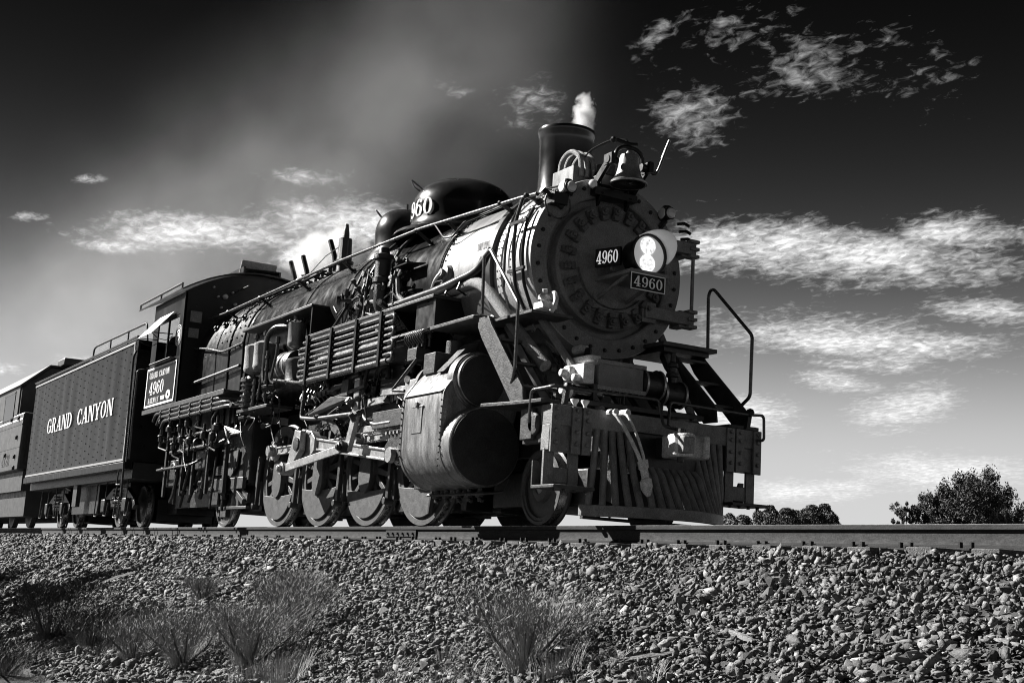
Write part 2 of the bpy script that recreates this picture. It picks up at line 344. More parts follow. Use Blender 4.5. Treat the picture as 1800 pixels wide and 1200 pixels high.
def gravel():
    data = []
    for me in ROCKS:
        v = np.empty(len(me.vertices) * 3, np.float32); me.vertices.foreach_get('co', v); v = v.reshape(-1, 3)
        t = np.array([p.vertices[:] for p in me.polygons], np.int32); data.append((v, t))
    V = []; T = []; TN = []; off = 0
    zones = [(2.5, 12.5, -4.4, -1.4, 520, .010, .021), (2, 13, -4.9, -1.0, 440, .023, .044), (-8, 2, -5.2, -1.0, 270, .030, .05), (-34, -8, -4.6, -1.0, 120, .045, .066), (-80, -34, -3.4, -1.2, 40, .07, .1),
             (-34, 14, -1.0, 1.3, 45, .04, .06), (13, 24, -4.5, -1.0, 60, .04, .06), (-60, 24, 1.3, 4.6, 14, .05, .08)]
    for x0, x1, y0, y1, den, s0, s1 in zones:
        n = int((x1 - x0) * (y1 - y0) * den)
        X = RNG.uniform(x0, x1, n); Y = RNG.uniform(y0, y1, n)
        S = RNG.uniform(s0, s1, n) * np.where(RNG.random(n) < .1, 1.6, 1.) * np.where(RNG.random(n) < .35, .55, 1.); K = RNG.integers(0, len(data), n)
        Q = RNG.normal(size=(n, 4)); Q /= np.linalg.norm(Q, axis=1)[:, None]; tone = np.clip(RNG.lognormal(-.1, .4, n), .35, 2.0)
        for i in range(n):
            z = hgt(X[i], Y[i]) + RNG.uniform(-.03, .035 if Y[i] < -1.4 else .01)
            if abs(abs(Y[i]) - .75) < .12: continue
            v, t = data[K[i]]; q = v * S[i]
            # stones lie flat along the bed with a random roll
            a = RNG.uniform(0, 6.28); c, s = math.cos(a), math.sin(a); tl = RNG.normal(0, .45); ct, st_ = math.cos(tl), math.sin(tl)
            M3 = np.array([[c, -s, 0], [s, c, 0], [0, 0, 1]]) @ np.array([[1, 0, 0], [0, ct, -st_], [0, st_, ct]]) if RNG.random() < .6 else rotm(Q[i])
            V.append(q @ M3.T + (X[i], Y[i], z)); T.append(t + off); TN.append(np.full(len(v), tone[i])); off += len(v)
    V = np.concatenate(V).astype(np.float32); T = np.concatenate(T).astype(np.int32); TN = np.concatenate(TN).astype(np.float32)
    me = bpy.data.meshes.new('gravel'); me.vertices.add(len(V)); me.vertices.foreach_set('co', V.ravel())
    me.loops.add(T.size); me.loops.foreach_set('vertex_index', T.ravel()); me.polygons.add(len(T))
    me.polygons.foreach_set('loop_start', np.arange(0, T.size, 3, dtype=np.int32)); me.update(calc_edges=True)
    a = me.attributes.new('tone', 'FLOAT', 'POINT'); a.data.foreach_set('value', TN)
    o = link('gravel', me, 'stone', BED, smooth=0, kind='stuff'); return o
gravel()
for me in ROCKS: me.materials.append(MATS['stone1'])
def loose():
    k = 0
    while k < 300:
        x = random.uniform(3.5, 11.6); y = -random.uniform(1.95, 3.9)
        if x < 6 and y < -2.8 and random.random() < .7: continue
        o = bpy.data.objects.new('ballast_stone', random.choice(ROCKS)); SC.collection.objects.link(o); o.parent = BED
        s = random.uniform(.032, .052) * (1.3 if random.random() < .15 else 1)
        o.location = (x, y, hgt(x, y) + s * .45); o.scale = (s, s, s)
        o.rotation_euler = (random.gauss(.45, .35), random.gauss(0, .35), random.uniform(0, 6.3)); k += 1
loose()
# rails
def rail(y, label):
    root = thing('steel_rail', label, 'rail', (0, y, -.178), 'rails of the track')
    hw, hh = .037, .178
    sec = [(-.07, -.178), (.07, -.178), (.07, -.166), (.018, -.148), (.009, -.13), (.009, -.05), (.036, -.038), (.036, -.008), (.030, -.002), (-.030, -.002), (-.036, -.008), (-.036, -.038), (-.009, -.05), (-.009, -.13), (-.018, -.148), (-.07, -.166)]
    for a, b in ((-400, -.6), (-.594, 13.9), (13.906, 120)): MB().prism([(y + p, q) for p, q in sec], 'x', a, b).build('rail_length', 'railside', root, smooth=30)
    MB().box(-400, 120, y - .031, y + .031, -.0018, .0).build('running_surface', 'railtop', root, smooth=0)
    for j in (-.597, 13.903):
        mb = MB()
        for s in (-1, 1): mb.box(j - .45, j + .45, y + s * .012, y + s * .03, -.135, -.052)
        jb = mb.build('joint_bar', 'railside', root, bevel=.004)
        mb = MB()
        for k in range(6): mb.cyl((j - .37 + k * .148, y - .055, -.093), (j - .37 + k * .148, y + .055, -.093), .016, n=6)
        mb.build('joint_bolts', 'cast', jb, kind='stuff')
    return root
RAILN = rail(-.7525, 'near steel rail running along the top of the ballast slope')
RAILF = rail(.7525, 'far steel rail behind the locomotive wheels')
# sleepers: the bulk lies buried under stone, tie ends and plates show beside the rail
TIE = MB().box(-.115, .115, -1.32, 1.32, -.375, -.196).build('timber_sleeper', 'timber', None, bevel=.008)
tag(TIE, 'weathered timber sleeper buried in ballast under the rails', 'sleeper', 'sleepers under the track')
PL = MB()
for s in (-1, 1): PL.box(-.1, .1, s * .7525 - .17, s * .7525 + .17, -.196, -.181)
PLO = PL.build('tie_plate', 'railside', TIE, bevel=.003)
SP = MB()
for s in (-1, 1):
    for e in (-1, 1):
        for d in (-.05, .05): SP.box(d - .009, d + .009, s * .7525 + e * .085 - .016, s * .7525 + e * .085 + .016, -.19, -.135)
SPO = SP.build('spikes', 'railside', PLO, kind='stuff')
x = -30.0; first = True
while x < 14:
    if first: t = TIE; first = False
    else:
        t = TIE.copy(); SC.collection.objects.link(t); q = PLO.copy(); SC.collection.objects.link(q); q.parent = t
        w = SPO.copy(); SC.collection.objects.link(w); w.parent = q
    t.location = (x + random.uniform(-.03, .03), random.uniform(-.06, .04), random.uniform(-.006, .0)); t.rotation_euler = (0, 0, random.gauss(0, .012)); x += .545
# broken wood lying on the stones
def splinter(x, y, ln, w, az, tilt, label, m='plank'):
    ln *= .75; w *= .62; h = w * .35; a = Vector((math.cos(az), math.sin(az) * .88, math.sin(az) * .44 + tilt)).normalized(); _, sd, u = frame(a)
    c = Vector((x, y, hgt(x, y) + .03)); mb = MB(); vs = []; n = 6
    for i in range(n + 1):
        t = i / n * 2 - 1; k = .55 + .45 * (1 - abs(t) ** 3) + random.uniform(-.1, .1); o = c + a * (ln / 2 * t) + u * (random.uniform(-.15, .15) * w)
        vs += [o - sd * w / 2 * k - u * h * k, o + sd * w / 2 * k - u * h * k * .8, o + sd * w / 2 * k * .8 + u * h * k, o - sd * w / 2 * k * .9 + u * h * k]
    fs = [(0, 1, 2, 3), tuple(n * 4 + k for k in (3, 2, 1, 0))] + [(i * 4 + k, i * 4 + (k + 1) % 4, i * 4 + 4 + (k + 1) % 4, i * 4 + 4 + k) for i in range(n) for k in range(4)]
    o = mb.add(vs, fs).build('wood_splinter', m, None, smooth=0); tag(o, label, 'wood', 'broken wood on the ballast')
for a in [(8.62, -2.83, .42, .07, -.25, .0, 'short pale splinter of wood resting in the middle of the stones'), (8.1, -3.25, .75, .06, .45, .02, 'long weathered stick at the foot of the slope beside dry grass'),
          (10.45, -2.6, .28, .05, -.3, 0, 'small pale splinter near the edge of the picture'), (6.15, -2.62, .62, .035, .3, .03, 'thin straight stick lying above the tall dry weed'),
          (-5.8, -3.05, 1.15, .12, .5, .05, 'dark broken sleeper end on the shaded stones'),
          (-.6, -3.35, .45, .06, -.3, 0, 'pale chip of wood above the grey shrubs'),
          (-2.2, -4.4, 1.6, .06, .25, .02, 'bleached branch on dark ground by the shrubs')]:
    splinter(*a)
# ================================================================== the steam locomotive
LO = thing('steam_locomotive', 'black steam locomotive numbered 4960 with lit headlight, bell and slatted pilot', 'locomotive', (-3, 0, 0))
CZ = 3.02
# ---- boiler
def ringx(x0, x1, r, dr=.012, n=64): return MB().lathe((x0, 0, CZ), (1, 0, 0), [(0, r), (0.004, r + dr), (x1 - x0 - .004, r + dr), (x1 - x0, r)], n, cap=False)
SB = MB().lathe((1.96, 0, CZ), (1, 0, 0), [(0, 1.064), (.80, 1.064), (.825, 1.058), (.83, 1.05)], 96, cap=False).build('smokebox', 'graphite', LO)
for a, b in ((2.06, 2.16), (2.36, 2.46)): ringx(a, b, 1.062, .018, 96).build('rivet_band', 'graphite', SB)
mb = MB()
for xx in (2.08, 2.14, 2.38, 2.44):
    for k in range(76):
        t = 2 * math.pi * k / 76; mb.ball((xx, 1.08 * math.cos(t), CZ + 1.08 * math.sin(t)), .013, 6)
mb.build('rivets', 'graphite', SB, kind='stuff')
FR = MB().lathe((2.75, 0, CZ), (1, 0, 0), [(.04, 1.05), (.045, .85), (.03, .832), (-.06, .825), (-.07, .765), (-.05, .748), (.06, .738), (.095, .71), (.10, .58)], 96, cap=False).build('smokebox_front', 'soot', LO)
DR = MB().lathe((2.84, 0, CZ), (1, 0, 0), [(.0, .60), (.03, .585), (.045, .55), (.05, .50), (.09, .33), (.115, .15), (.12, .0)], 72, cap=False).build('smokebox_door', 'soot', LO)
mb = MB(); MB().tube([(2.92, .50 * math.cos(R(a)), CZ + .50 * math.sin(R(a))) for a in range(190, 322, 6)], .009, 6).build('grab_wire', 'pipe', DR)
for k in range(30):
    t = R(6 + 12 * k); MB().lathe((2.785, .965 * math.cos(t), CZ + .965 * math.sin(t)), (1, 0, 0), [(0, .024), (.028, .024), (.034, .016)], 6).build('rim_bolt', 'black', FR)
for k in range(22):                                                  # dogs that clamp the door
    t = R(8 + 360 / 22 * k); c, s = math.cos(t), math.sin(t); e = Vector((0, c, s)); f_ = Vector((0, -s, c)); p = Vector((2.86, 0, CZ))
    mb = MB().obox(p + e * .635 + Vector((.03, 0, 0)), e * .085, f_ * .034, (.026, 0, 0))
    mb.obox(p + e * .575 + Vector((.045, 0, 0)), e * .028, f_ * .042, (.036, 0, 0)); mb.cyl(p + e * .65, p + e * .65 + Vector((.12, 0, 0)), .024, n=6); mb.cyl(p + e * .65 + Vector((.055, 0, 0)), p + e * .65 + Vector((.09, 0, 0)), .046, n=6)
    mb.build('door_clamp', 'clampm', DR, bevel=.004)
CO = MB().lathe((.58, 0, CZ), (1, 0, 0), [(0, 1.085), (1.40, 1.07)], 96, cap=False).build('boiler_course', 'course', LO)
ringx(1.84, 1.97, 1.062, .055, 96).build('lagging_band', 'black', CO); ringx(1.76, 1.8, 1.07, .012, 96).build('lagging_band', 'course', CO)
mb = MB()
for xx in (.64, .70):
    for k in range(84):
        t = 2 * math.pi * (k + (.5 if xx > .66 else 0)) / 84; mb.ball((xx, 1.085 * math.cos(t), CZ + 1.085 * math.sin(t)), .016, 6)
mb.build('rivets', 'black', CO, kind='stuff')
JK = MB().lathe((-6.3, 0, CZ), (1, 0, 0), [(0, 1.16), (4.2, 1.15), (6.2, 1.11), (6.94, 1.10)], 96, cap=False).build('boiler_jacket', 'jacket', LO)
for a, b, r in ((.54, .62, 1.095), (-.75, -.67, 1.118), (-2.05, -1.95, 1.145), (-2.3, -2.24, 1.15), (-3.95, -3.86, 1.152), (-6.36, -6.26, 1.158)): ringx(a, b, r, .014, 96).build('jacket_band', 'gloss', JK)
mb = MB()
for k in range(3): mb.bar((-6.2, -1.153 * math.cos(R(38 + k * 24)) , CZ + 1.153 * math.sin(R(38 + k * 24))), (-2.3, -1.147 * math.cos(R(38 + k * 24)), CZ + 1.147 * math.sin(R(38 + k * 24))), .012, .012)
mb.build('jacket_seam', 'gloss', JK)
# firebox: round top and straight sides
sec = [(-1.14, 1.75)] + [(-1.16 * math.cos(R(a)), CZ + .02 + 1.16 * math.sin(R(a))) for a in range(-6, 187, 6)] + [(1.14, 1.75)]
FB = MB(); n = len(sec); vs = []
for i, (xx, k) in enumerate(((-6.32, 1.), (-7.3, 1.0), (-8.2, 1.02), (-9.06, 1.03))):
    vs += [(xx, y * k, CZ + (z - CZ) * k) for y, z in sec]
FB.add(vs, [(i * n + j, (i + 1) * n + j, (i + 1) * n + j + 1, i * n + j + 1) for i in range(3) for j in range(n - 1)])
FB = FB.build('firebox', 'black', LO, smooth=40)
mb = MB()
for i in range(9):
    for j in range(9): a_ = R(2 + 9 * j); mb.ball((-6.65 - .26 * i, -1.175 * math.cos(a_), CZ + .02 + 1.175 * math.sin(a_)), .018, 6)
mb.build('staybolt_caps', 'black', FB, kind='stuff')
for i in range(4): MB().lathe((-6.9 - .5 * i, -1.19 * math.cos(R(30)), CZ + 1.19 * math.sin(R(30))), (0, -.87, .5), [(0, .06), (.04, .06), (.05, .03), (.08, .03)], 8).build('washout_plug', 'cast', FB)
MB().tube([(-6.4, -1.2, 3.1), (-7.4, -1.22, 3.05), (-8.2, -1.24, 3.2), (-9.0, -1.24, 3.3)], .02, 8, .2).build('steam_line', 'pipe', FB); MB().tube([(-6.4, -1.22, 2.7), (-8.9, -1.26, 2.62)], .03, 8).build('steam_line', 'cast', FB)
mb = MB()
for xx in (-6.45, -7.2, -7.9):
    mb.tube([(xx, y * 1.012, CZ + (z - CZ) * 1.012) for y, z in sec], .014, 6)
mb.build('firebox_band', 'jacket', FB)
MB().box(-8.9, -6.2, -.95, .95, .72, 1.75).build('ash_pan', 'cast', LO, bevel=.02)
# ---- chimney
ST = MB().lathe((1.73, 0, 3.98), (0, 0, 1), [(0, .48), (.06, .44), (.12, .36), (.2, .332), (.5, .326), (.82, .334), (.88, .342), (.92, .36), (.955, .364), (.975, .358), (.98, .335), (.93, .31), (.4, .29)], 64, cap=False).build('chimney', 'gloss', LO)
MB().lathe((1.73, 0, 3.985), (0, 0, 1), [(0, .56), (.035, .55), (.07, .47)], 64, cap=False).build('chimney_saddle', 'black', ST)
# ---- big dome with the number, second dome
def dome(name, xc, rr, z0, ztop, lab):
    hgt_ = ztop - z0; zs = z0 + hgt_ * .48; pr = [(z0 - .1, rr * 1.26), (z0 + .03, rr * 1.16), (z0 + .10, rr * 1.04), (z0 + .2, rr), (zs, rr * .995)]
    for k in range(1, 13):
        a = math.pi / 2 * k / 12; pr.append((zs + (ztop - zs) * math.sin(a) ** 1.0, rr * .995 * max(0, math.cos(a)) ** .62))
    o = MB().lathe((xc, 0, 0), (0, 0, 1), pr, 72, cap=False).build(name, 'gloss', LO, smooth=50, label=lab); return o
D1 = dome('sand_dome', -.9, .73, 4.05, 4.89, 'glossy dome with white number'); D2 = dome('steam_dome', -2.78, .47, 4.1, 4.88, 'smaller round dome')
letter('4960', lambda u, v, w: (-.9 + (.742 + w) * math.cos(R(236 + 60 * u)), (.742 + w) * math.sin(R(236 + 60 * u)), 4.27 + .24 * v), 'lettering', 'white', D1)
for (xc, rr, z, D, k) in ((-.9, .73, 4.74, D1, 1.), (-2.78, .47, 4.76, D2, .55)):
    a = R(236); c = Vector((xc + rr * .8 * math.cos(a), rr * .8 * math.sin(a), z)); t = Vector((-math.sin(a), math.cos(a), 0)); o_ = Vector((math.cos(a), math.sin(a), .3))
    MB().tube([c - t * .16 * k, c - t * .18 * k + o_ * .17 * k + Vector((0, 0, .08)), c + t * .18 * k + o_ * .17 * k + Vector((0, 0, .08)), c + t * .16 * k], .011, 6, .02).build('grab_handle', 'pipe', D)
    MB().cyl((xc, 0, z + .05), (xc, 0, z + (.22 if k == 1 else .24)), .018, n=8).build('lift_eye', 'black', D)
mb = MB().lathe((-.93, 0, 4.02), (0, 0, 1), [(0, .98), (.05, .95), (.1, .84)], 64, cap=False); mb.build('dome_base', 'gloss', D1)
MB().tube([(-.93 + .72 * math.cos(R(a)), .72 * math.sin(R(a)), 4.22) for a in range(180, 361, 6)], .012, 6).build('dome_band', 'gloss', D1)
# sand pipes running down from the dome
for dx in (-.45, .05):
    MB().tube([(-.93 + dx, -.62, 4.12), (-.93 + dx * 1.2, -.95, 3.78), (-.95 + dx * 1.3, -1.17, 3.3), (-.95 + dx * 1.5, -1.2, 2.75)], .025, 8, .1).build('sand_pipe', 'pipe', LO)
# ---- top fittings towards the cab
mb = MB().lathe((-5.13, 0, 4.1), (0, 0, 1), [(0, .19), (.2, .19), (.21, .13), (.34, .12), (.36, .16), (.4, .17), (.42, .13), (.62, .115), (.8, .11), (.81, .06), (.9, .055), (1.06, .03)], 16); mb.cyl((-5.02, -.06, 4.45), (-5.02, -.06, 4.86), .07, n=10)
WH = mb.build('whistle', 'cast', LO); MB().tube([(-5.13, -.1, 4.75), (-5.6, -.15, 4.66), (-6.4, -.2, 4.36), (-8.9, -.35, 4.3)], .008, 5).build('whistle_cord', 'pipe', WH)
TU = MB(); TU.cyl((-5.78, .05, 4.1), (-5.78, .05, 4.42), .24, n=20); TU.build('steam_turret', 'gloss', LO)
for xx, yy, z in ((-7.4, 0, 4.2), (-6.8, 0, 4.2), (-5.55, 0, 4.25)):
    MB().tube([(xx, yy, z - .1), (xx + .02, yy, z + .38), (xx - .14, yy - .05, z + .72)], .045, 10, .08).build('vent_pipe', 'black', LO)
for k in range(9):
    xx = -7.9 + .36 * k; s = random.uniform(.8, 1.2)
    mb = MB().lathe((xx, -.28 + random.uniform(-.1, .1), 4.05), (0, 0, 1), [(0, .06 * s), (.1 * s, .05 * s), (.11 * s, .09 * s), (.17 * s, .085 * s), (.2 * s, .04 * s), (.27 * s, .035 * s), (.29 * s, .075 * s), (.3 * s, .02)], 10)
    mb.tube([(xx, -.3, 4.2), (xx + .15, -.5, 4.18), (xx + .2, -.8, 3.98)], .02, 6, .06); mb.build('valve', 'cast', LO)
MB().box(-7.2, -5.9, -.3, .3, 4.08, 4.26).build('turret_casing', 'black', LO, bevel=.03)
# ---- handrail with its stanchions
HR = [(-8.9, -1.06, 3.88), (-7.9, -1.07, 3.85), (-2.6, -1.1, 3.885), (0, -1.08, 3.86), (1.0, -1.04, 3.82), (2.4, -1.0, 3.76), (2.72, -.98, 3.74)]
H = MB().tube(HR, .021, 8).build('handrail', 'pipe', LO)
for xx, z in ((-7.75, 3.85), (-6.1, 3.86), (-4.35, 3.875), (-2.6, 3.885), (-.15, 3.86), (.62, 3.84), (1.95, 3.79), (2.55, 3.75)):
    yy = -1.08 if xx < .3 else -1.02; a = math.atan2(.62, .88); rr = 1.15 if xx < -2 else 1.09
    b = (xx, -rr * .77, CZ + rr * .638)
    mb = MB().bar((xx, yy, z), b, .04, .03, up=(1, 0, 0)); mb.ball((xx, yy, z), .035, 8); mb.lathe(Vector(b) + Vector((0, .02, -.016)), (0, -.77, .638), [(0, .05), (.04, .05), (.06, .03)], 8); mb.build('stanchion', 'black', H)
MB().tube([(-.55, -1.08, 3.87), (.35, -1.07, 3.85), (.6, -1.05, 3.62), (.8, -1.03, 3.60), (1.05, -1.0, 3.75), (1.9, -.92, 3.80)], .013, 6, .05).build('conduit', 'black', H)
MB().tube([(2.45, -1.0, 3.74), (2.47, -1.08, 3.5), (2.5, -1.12, 3.1), (2.58, -1.11, 2.65), (2.66, -1.02, 2.4)], .022, 8, .1).build('drain_pipe', 'black', LO)
MB().tube([(2.63, -.95, 3.6), (2.66, -1.06, 3.4), (2.68, -1.105, 3.05), (2.7, -1.08, 2.7), (2.74, -.95, 2.35)], .02, 8, .1).build('drain_pipe', 'black', LO)
MB().tube([(2.25, -.92, 3.72), (2.27, -1.05, 3.45), (2.28, -1.1, 3.1), (2.3, -1.1, 2.7)], .016, 8, .1).build('drain_pipe', 'black', LO)
for z in (3.42, 2.86): MB().bar((2.38, -1.1, z), (2.74, -1.1, z), .03, .035).build('pipe_clip', 'black', LO)
# ---- headlight, number boards
HB = MB(); HB.box(2.9, 3.62, -.26, .26, 2.80, 2.845); HB.bar((2.9, -.2, 2.62), (3.5, -.2, 2.81), .03, .04); HB.bar((2.9, .2, 2.62), (3.5, .2, 2.81), .03, .04); HB.box(2.88, 2.91, -.27, .27, 2.5, 2.86)
HB = HB.build('headlight_shelf', 'soot', LO, bevel=.005)
HL = MB().lathe((3.2, 0, CZ + .02), (1, 0, 0), [(.1, .10), (.1, .17), (.14, .2), (.34, .215), (.36, .238), (.40, .238), (.40, .214), (.37, .21)], 40, cap=False).build('headlight', 'black', LO)
MB().lathe((3.575, 0, CZ + .02), (1, 0, 0), [(0, .212), (.003, 0.)], 40, cap=False).build('reflector_plate', 'litreflector', HL)
for s in (.1, -.1): MB().lathe((3.578, -.015, CZ + .02 + s), (1, 0, 0), [(0, .1), (.012, .098), (.022, .078), (.03, .045), (.033, 0)], 28, cap=False).build('lamp', 'lamp', HL)
mb = MB(); vs = []; m = 18
for i in range(m + 1):
    a = R(-18 + 150 * i / m); e = .22 * math.sin(R(180 * i / m)) ** .7 + .01
    for k, (d, rr) in enumerate(((0., .24), (e, .252), (e, .248), (0., .236))): vs.append((3.6 + d, rr * math.cos(a), CZ + .02 + rr * math.sin(a)))
mb.add(vs, [(i * 4 + k, (i + 1) * 4 + k, (i + 1) * 4 + (k + 1) % 4, i * 4 + (k + 1) % 4) for i in range(m) for k in range(4)]).build('visor', 'white', HL)
NP = MB().box(3.60, 3.615, -.255, .215, 2.615, 2.805).build('number_plate', 'tender', LO, label='dark number plate with white border under the headlight')
def frame_yz(x, y0, y1, z0, z1, w): return MB().box(x, x + .004, y0, y1, z1 - w, z1).box(x, x + .004, y0, y1, z0, z0 + w).box(x, x + .004, y0, y0 + w, z0 + w, z1 - w).box(x, x + .004, y1 - w, y1, z0 + w, z1 - w)
frame_yz(3.6155, -.255, .215, 2.615, 2.805, .011).build('border', 'white', NP, smooth=0)
letter('4960', lambda u, v, w: (3.619 + w, -.215 + .39 * u, 2.65 + .12 * v), 'lettering', 'white', NP)
for s in (-1, 1):                                                    # number boards on each flank of the lamp
    p0, p1 = Vector((3.10, s * .38, 2.93)), Vector((3.42, s * .26, 2.93)); e = p1 - p0; nn = Vector((e.y, -e.x, 0)).normalized() * (1 if s < 0 else -1)
    c = (p0 + p1) / 2 + Vector((0, 0, .085)); B_ = MB().obox(c, e / 2, nn * .02, (0, 0, .105)).build('number_board', 'tender', LO, bevel=.004)
    a_, b_ = (p0, p1) if s < 0 else (p1, p0)
    letter('4960', lambda u, v, w: tuple(a_ + (b_ - a_) * (.06 + .86 * u) + nn * (.023 + w) + Vector((0, 0, .01 + .15 * v))), 'lettering', 'numberglow', B_, .08)
    MB().bar(c + Vector((0, -s * .04, -.12)), (3.25, s * .1, 2.85), .03, .03).build('bracket', 'soot', B_)
# ---- bell in its yoke
BK = MB(); BK.box(2.5, 2.9, -.3, .3, 3.84, 3.93); BK.prism([(2.78, 3.88), (2.92, 3.88), (2.8, 3.72)], 'y', -.22, -.18); BK.prism([(2.78, 3.88), (2.92, 3.88), (2.8, 3.72)], 'y', .18, .22)
for s in (-1, 1): BK.bar((2.75, s * .27, 3.9), (3.12, s * .27, 4.2), .045, .09)
BK = BK.build('bell_bracket', 'black', LO, bevel=.006)
BE = MB().lathe((3.12, 0, 3.955), (0, 0, 1), [(.0, .2), (.0, .222), (.02, .224), (.05, .19), (.1, .152), (.2, .126), (.31, .116), (.35, .1), (.37, .045), (.40, .03)], 40, cap=False).build('bell', 'bellm', LO)
MB().lathe((3.12, 0, 3.96), (0, 0, 1), [(0, .2), (.03, .15), (.2, .11), (.3, .0)], 32, cap=False).build('bell_mouth', 'cast', BE); MB().tube([(3.12, 0, 4.2), (3.12, .02, 4.0)], .012, 6).ball((3.12, .02, 3.98), .03, 8).build('clapper', 'cast', BE)
YO = MB().tube([(3.12, -.2, 4.2), (3.12, -.18, 4.34), (3.12, -.09, 4.40), (3.12, .09, 4.40), (3.12, .18, 4.34), (3.12, .2, 4.2)], .026, 8, .05)
for s in (-1, 1): YO.cyl((3.12, s * .17, 4.2), (3.12, s * .31, 4.2), .05, n=12); YO.box(3.04, 3.2, s * .27 - .03, s * .27 + .03, 4.14, 4.27)
YO = YO.build('bell_yoke', 'black', LO, bevel=.004)
MB().tube([(3.12, .28, 4.2), (3.14, .37, 4.14), (3.16, .40, 4.22), (3.16, .54, 4.6)], [.03, .03, .02, .016], 8, .04).build('bell_lever', 'pipe', YO); MB().bar((3.15, .45, 4.36), (3.16, .54, 4.6), .026, .026).build('lever_handle', 'white', YO)
MB().tube([(2.3, -.15, 4.28), (2.55, -.22, 4.45), (2.9, -.1, 4.54), (3.1, -.02, 4.50), (3.1, 0, 4.41)], .011, 6, .15).build('bell_cord', 'black', YO); MB().tube([(3.12, -.2, 4.46), (3.12, 0, 4.44), (3.12, .1, 4.46)], .022, 6, .05).ball((3.12, -.23, 4.45), .04, 8).build('yoke_weight', 'black', YO)
# ---- box and hoses beside the chimney
GB = MB().box(2.04, 2.5, -.36, .12, 4.0, 4.27).build('generator_box', 'course', LO, bevel=.006)
MB().box(2.5, 2.86, -.2, .22, 3.98, 4.12).build('generator_mount', 'black', GB, bevel=.01)
for dy in (-.22, -.12, -.3): MB().tube([(2.1, dy, 4.05), (2.12, dy, 4.42), (2.3, dy + .02, 4.52), (2.5, dy + .04, 4.4), (2.52, dy + .04, 4.15)], .032, 10, .12).build('steam_hose', 'lag', GB)
mb = MB().cyl((2.6, -.1, 4.1), (2.6, .12, 4.1), .12, n=18); mb.cyl((2.62, -.05, 4.1), (2.62, -.05, 4.3), .05, n=10); mb.box(2.54, 2.7, -.02, .1, 4.18, 4.32); mb.cyl((2.45, -.08, 4.2), (2.45, -.08, 4.36), .045, n=10); mb.build('turbo_generator', 'cast', GB, bevel=.004)
MB().tube([(2.2, -.55, 4.0), (2.5, -.42, 4.02), (2.8, -.28, 4.0), (2.86, -.24, 3.97)], .014, 6, .08).build('conduit', 'pipe', GB)
MB().lathe((2.84, -.29, 3.96), (.7, -.7, .1), [(0, .05), (.05, .05), (.06, .03)], 12).build('junction_box', 'white', GB)
# ---- classification lamps
def lamp(x, y, z, s):
    C_ = MB().lathe((x - .02, y, z), (1, 0, 0), [(-.05, .06), (0, .08), (.16, .08), (.17, .07)], 20).build('marker_lamp', 'black', LO); MB().lathe((x + .151, y, z), (1, 0, 0), [(0, .066), (.02, .055), (.03, 0)], 20, cap=False).build('lens', 'lens', C_)
    MB().lathe((x + .07, y - .075, z), (0, -1, 0), [(0, .068), (.015, .055), (.022, 0)], 20, cap=False).build('lens', 'white' if s < 0 else 'lens', C_); MB().bar((x + .05, y, z - .07), (x - .05, y * .93, z - .2), .05, .05).build('lamp_bracket', 'black', C_)
    MB().lathe((x + .06, y, z + .07), (0, 0, 1), [(0, .06), (.03, .05), (.04, .02)], 12).build('lamp_cap', 'black', C_)
lamp(2.8, -.66, 3.84, -1); lamp(2.8, .76, 3.80, 1)
MB().tube([(2.9, -.80 + .17 * math.cos(R(a)), 3.62 + .17 * math.sin(R(a))) for a in range(150, 395, 15)], .011, 6).build('flag_hoop', 'pipe', LO)
mb = MB().box(2.74, 2.92, -.86, -.68, 3.62, 3.76); mb.bar((2.8, -.95, 3.78), (2.86, -.7, 3.6), .06, .06); mb.build('lamp_shelf', 'black', LO, bevel=.006)
# ---- hinges of the smokebox door, hand holds on the far side
for z in (3.42, 2.56):
    hb = MB().box(2.86, 2.95, .45, 1.16, z - .07, z + .07); hb.prism([(.42, z - .12), (.62, z - .12), (.62, z + .12), (.42, z + .12)], 'x', 2.86, 2.92)
    for k in (-.09, 0, .09): hb.box(2.84, 2.98, 1.06, 1.19, z + k - .02, z + k + .02)
    hb.box(2.7, 2.9, .98, 1.1, z - .1, z + .1); hb.build('door_hinge', 'soot', LO, bevel=.006)
MB().cyl((2.93, 1.13, 2.45), (2.93, 1.13, 3.52), .022, n=8).build('hinge_pin', 'soot', LO)
mb = MB()
for k in range(4): mb.tube([(2.78, .99 + .03 * k, 3.74 - .09 * k), (2.8, 1.08 + .03 * k, 3.76 - .09 * k), (2.85, 1.12 + .02 * k, 3.72 - .09 * k)], .02, 6, .02)
mb.build('grab_hook', 'black', LO)
# ---- saddle below the smokebox and frame
mb = MB().prism([(-.55, .9), (-.62, 1.6), (-.95, 2.2), (-.8, 2.35), (.8, 2.35), (.95, 2.2), (.62, 1.6), (.55, .9)], 'x', .85, 2.1); mb.build('smokebox_saddle', 'cast', LO, bevel=.02)
for s in (-1, 1):
    MB().box(-7.6, 3.8, s * .50, s * .62, .78, 1.22).build('frame_bar', 'cast', LO, bevel=.01)
    MB().box(-6.0, .9, s * .58, s * .66, .42, .62).build('frame_bar', 'cast', LO, bevel=.01)
    for xx in (-4.25, -2.55, -.85): MB().box(xx - .09, xx + .09, s * .49, s * .63, .42, .8).build('frame_pedestal', 'cast', LO)
    MB().box(-6.2, 1.0, s * .3, s * .34, 1.2, 2.0).build('frame_web', 'cast', LO)
MB().box(2.1, 3.8, -.55, .55, 1.0, 1.14).build('front_deck', 'cast', LO, bevel=.01)
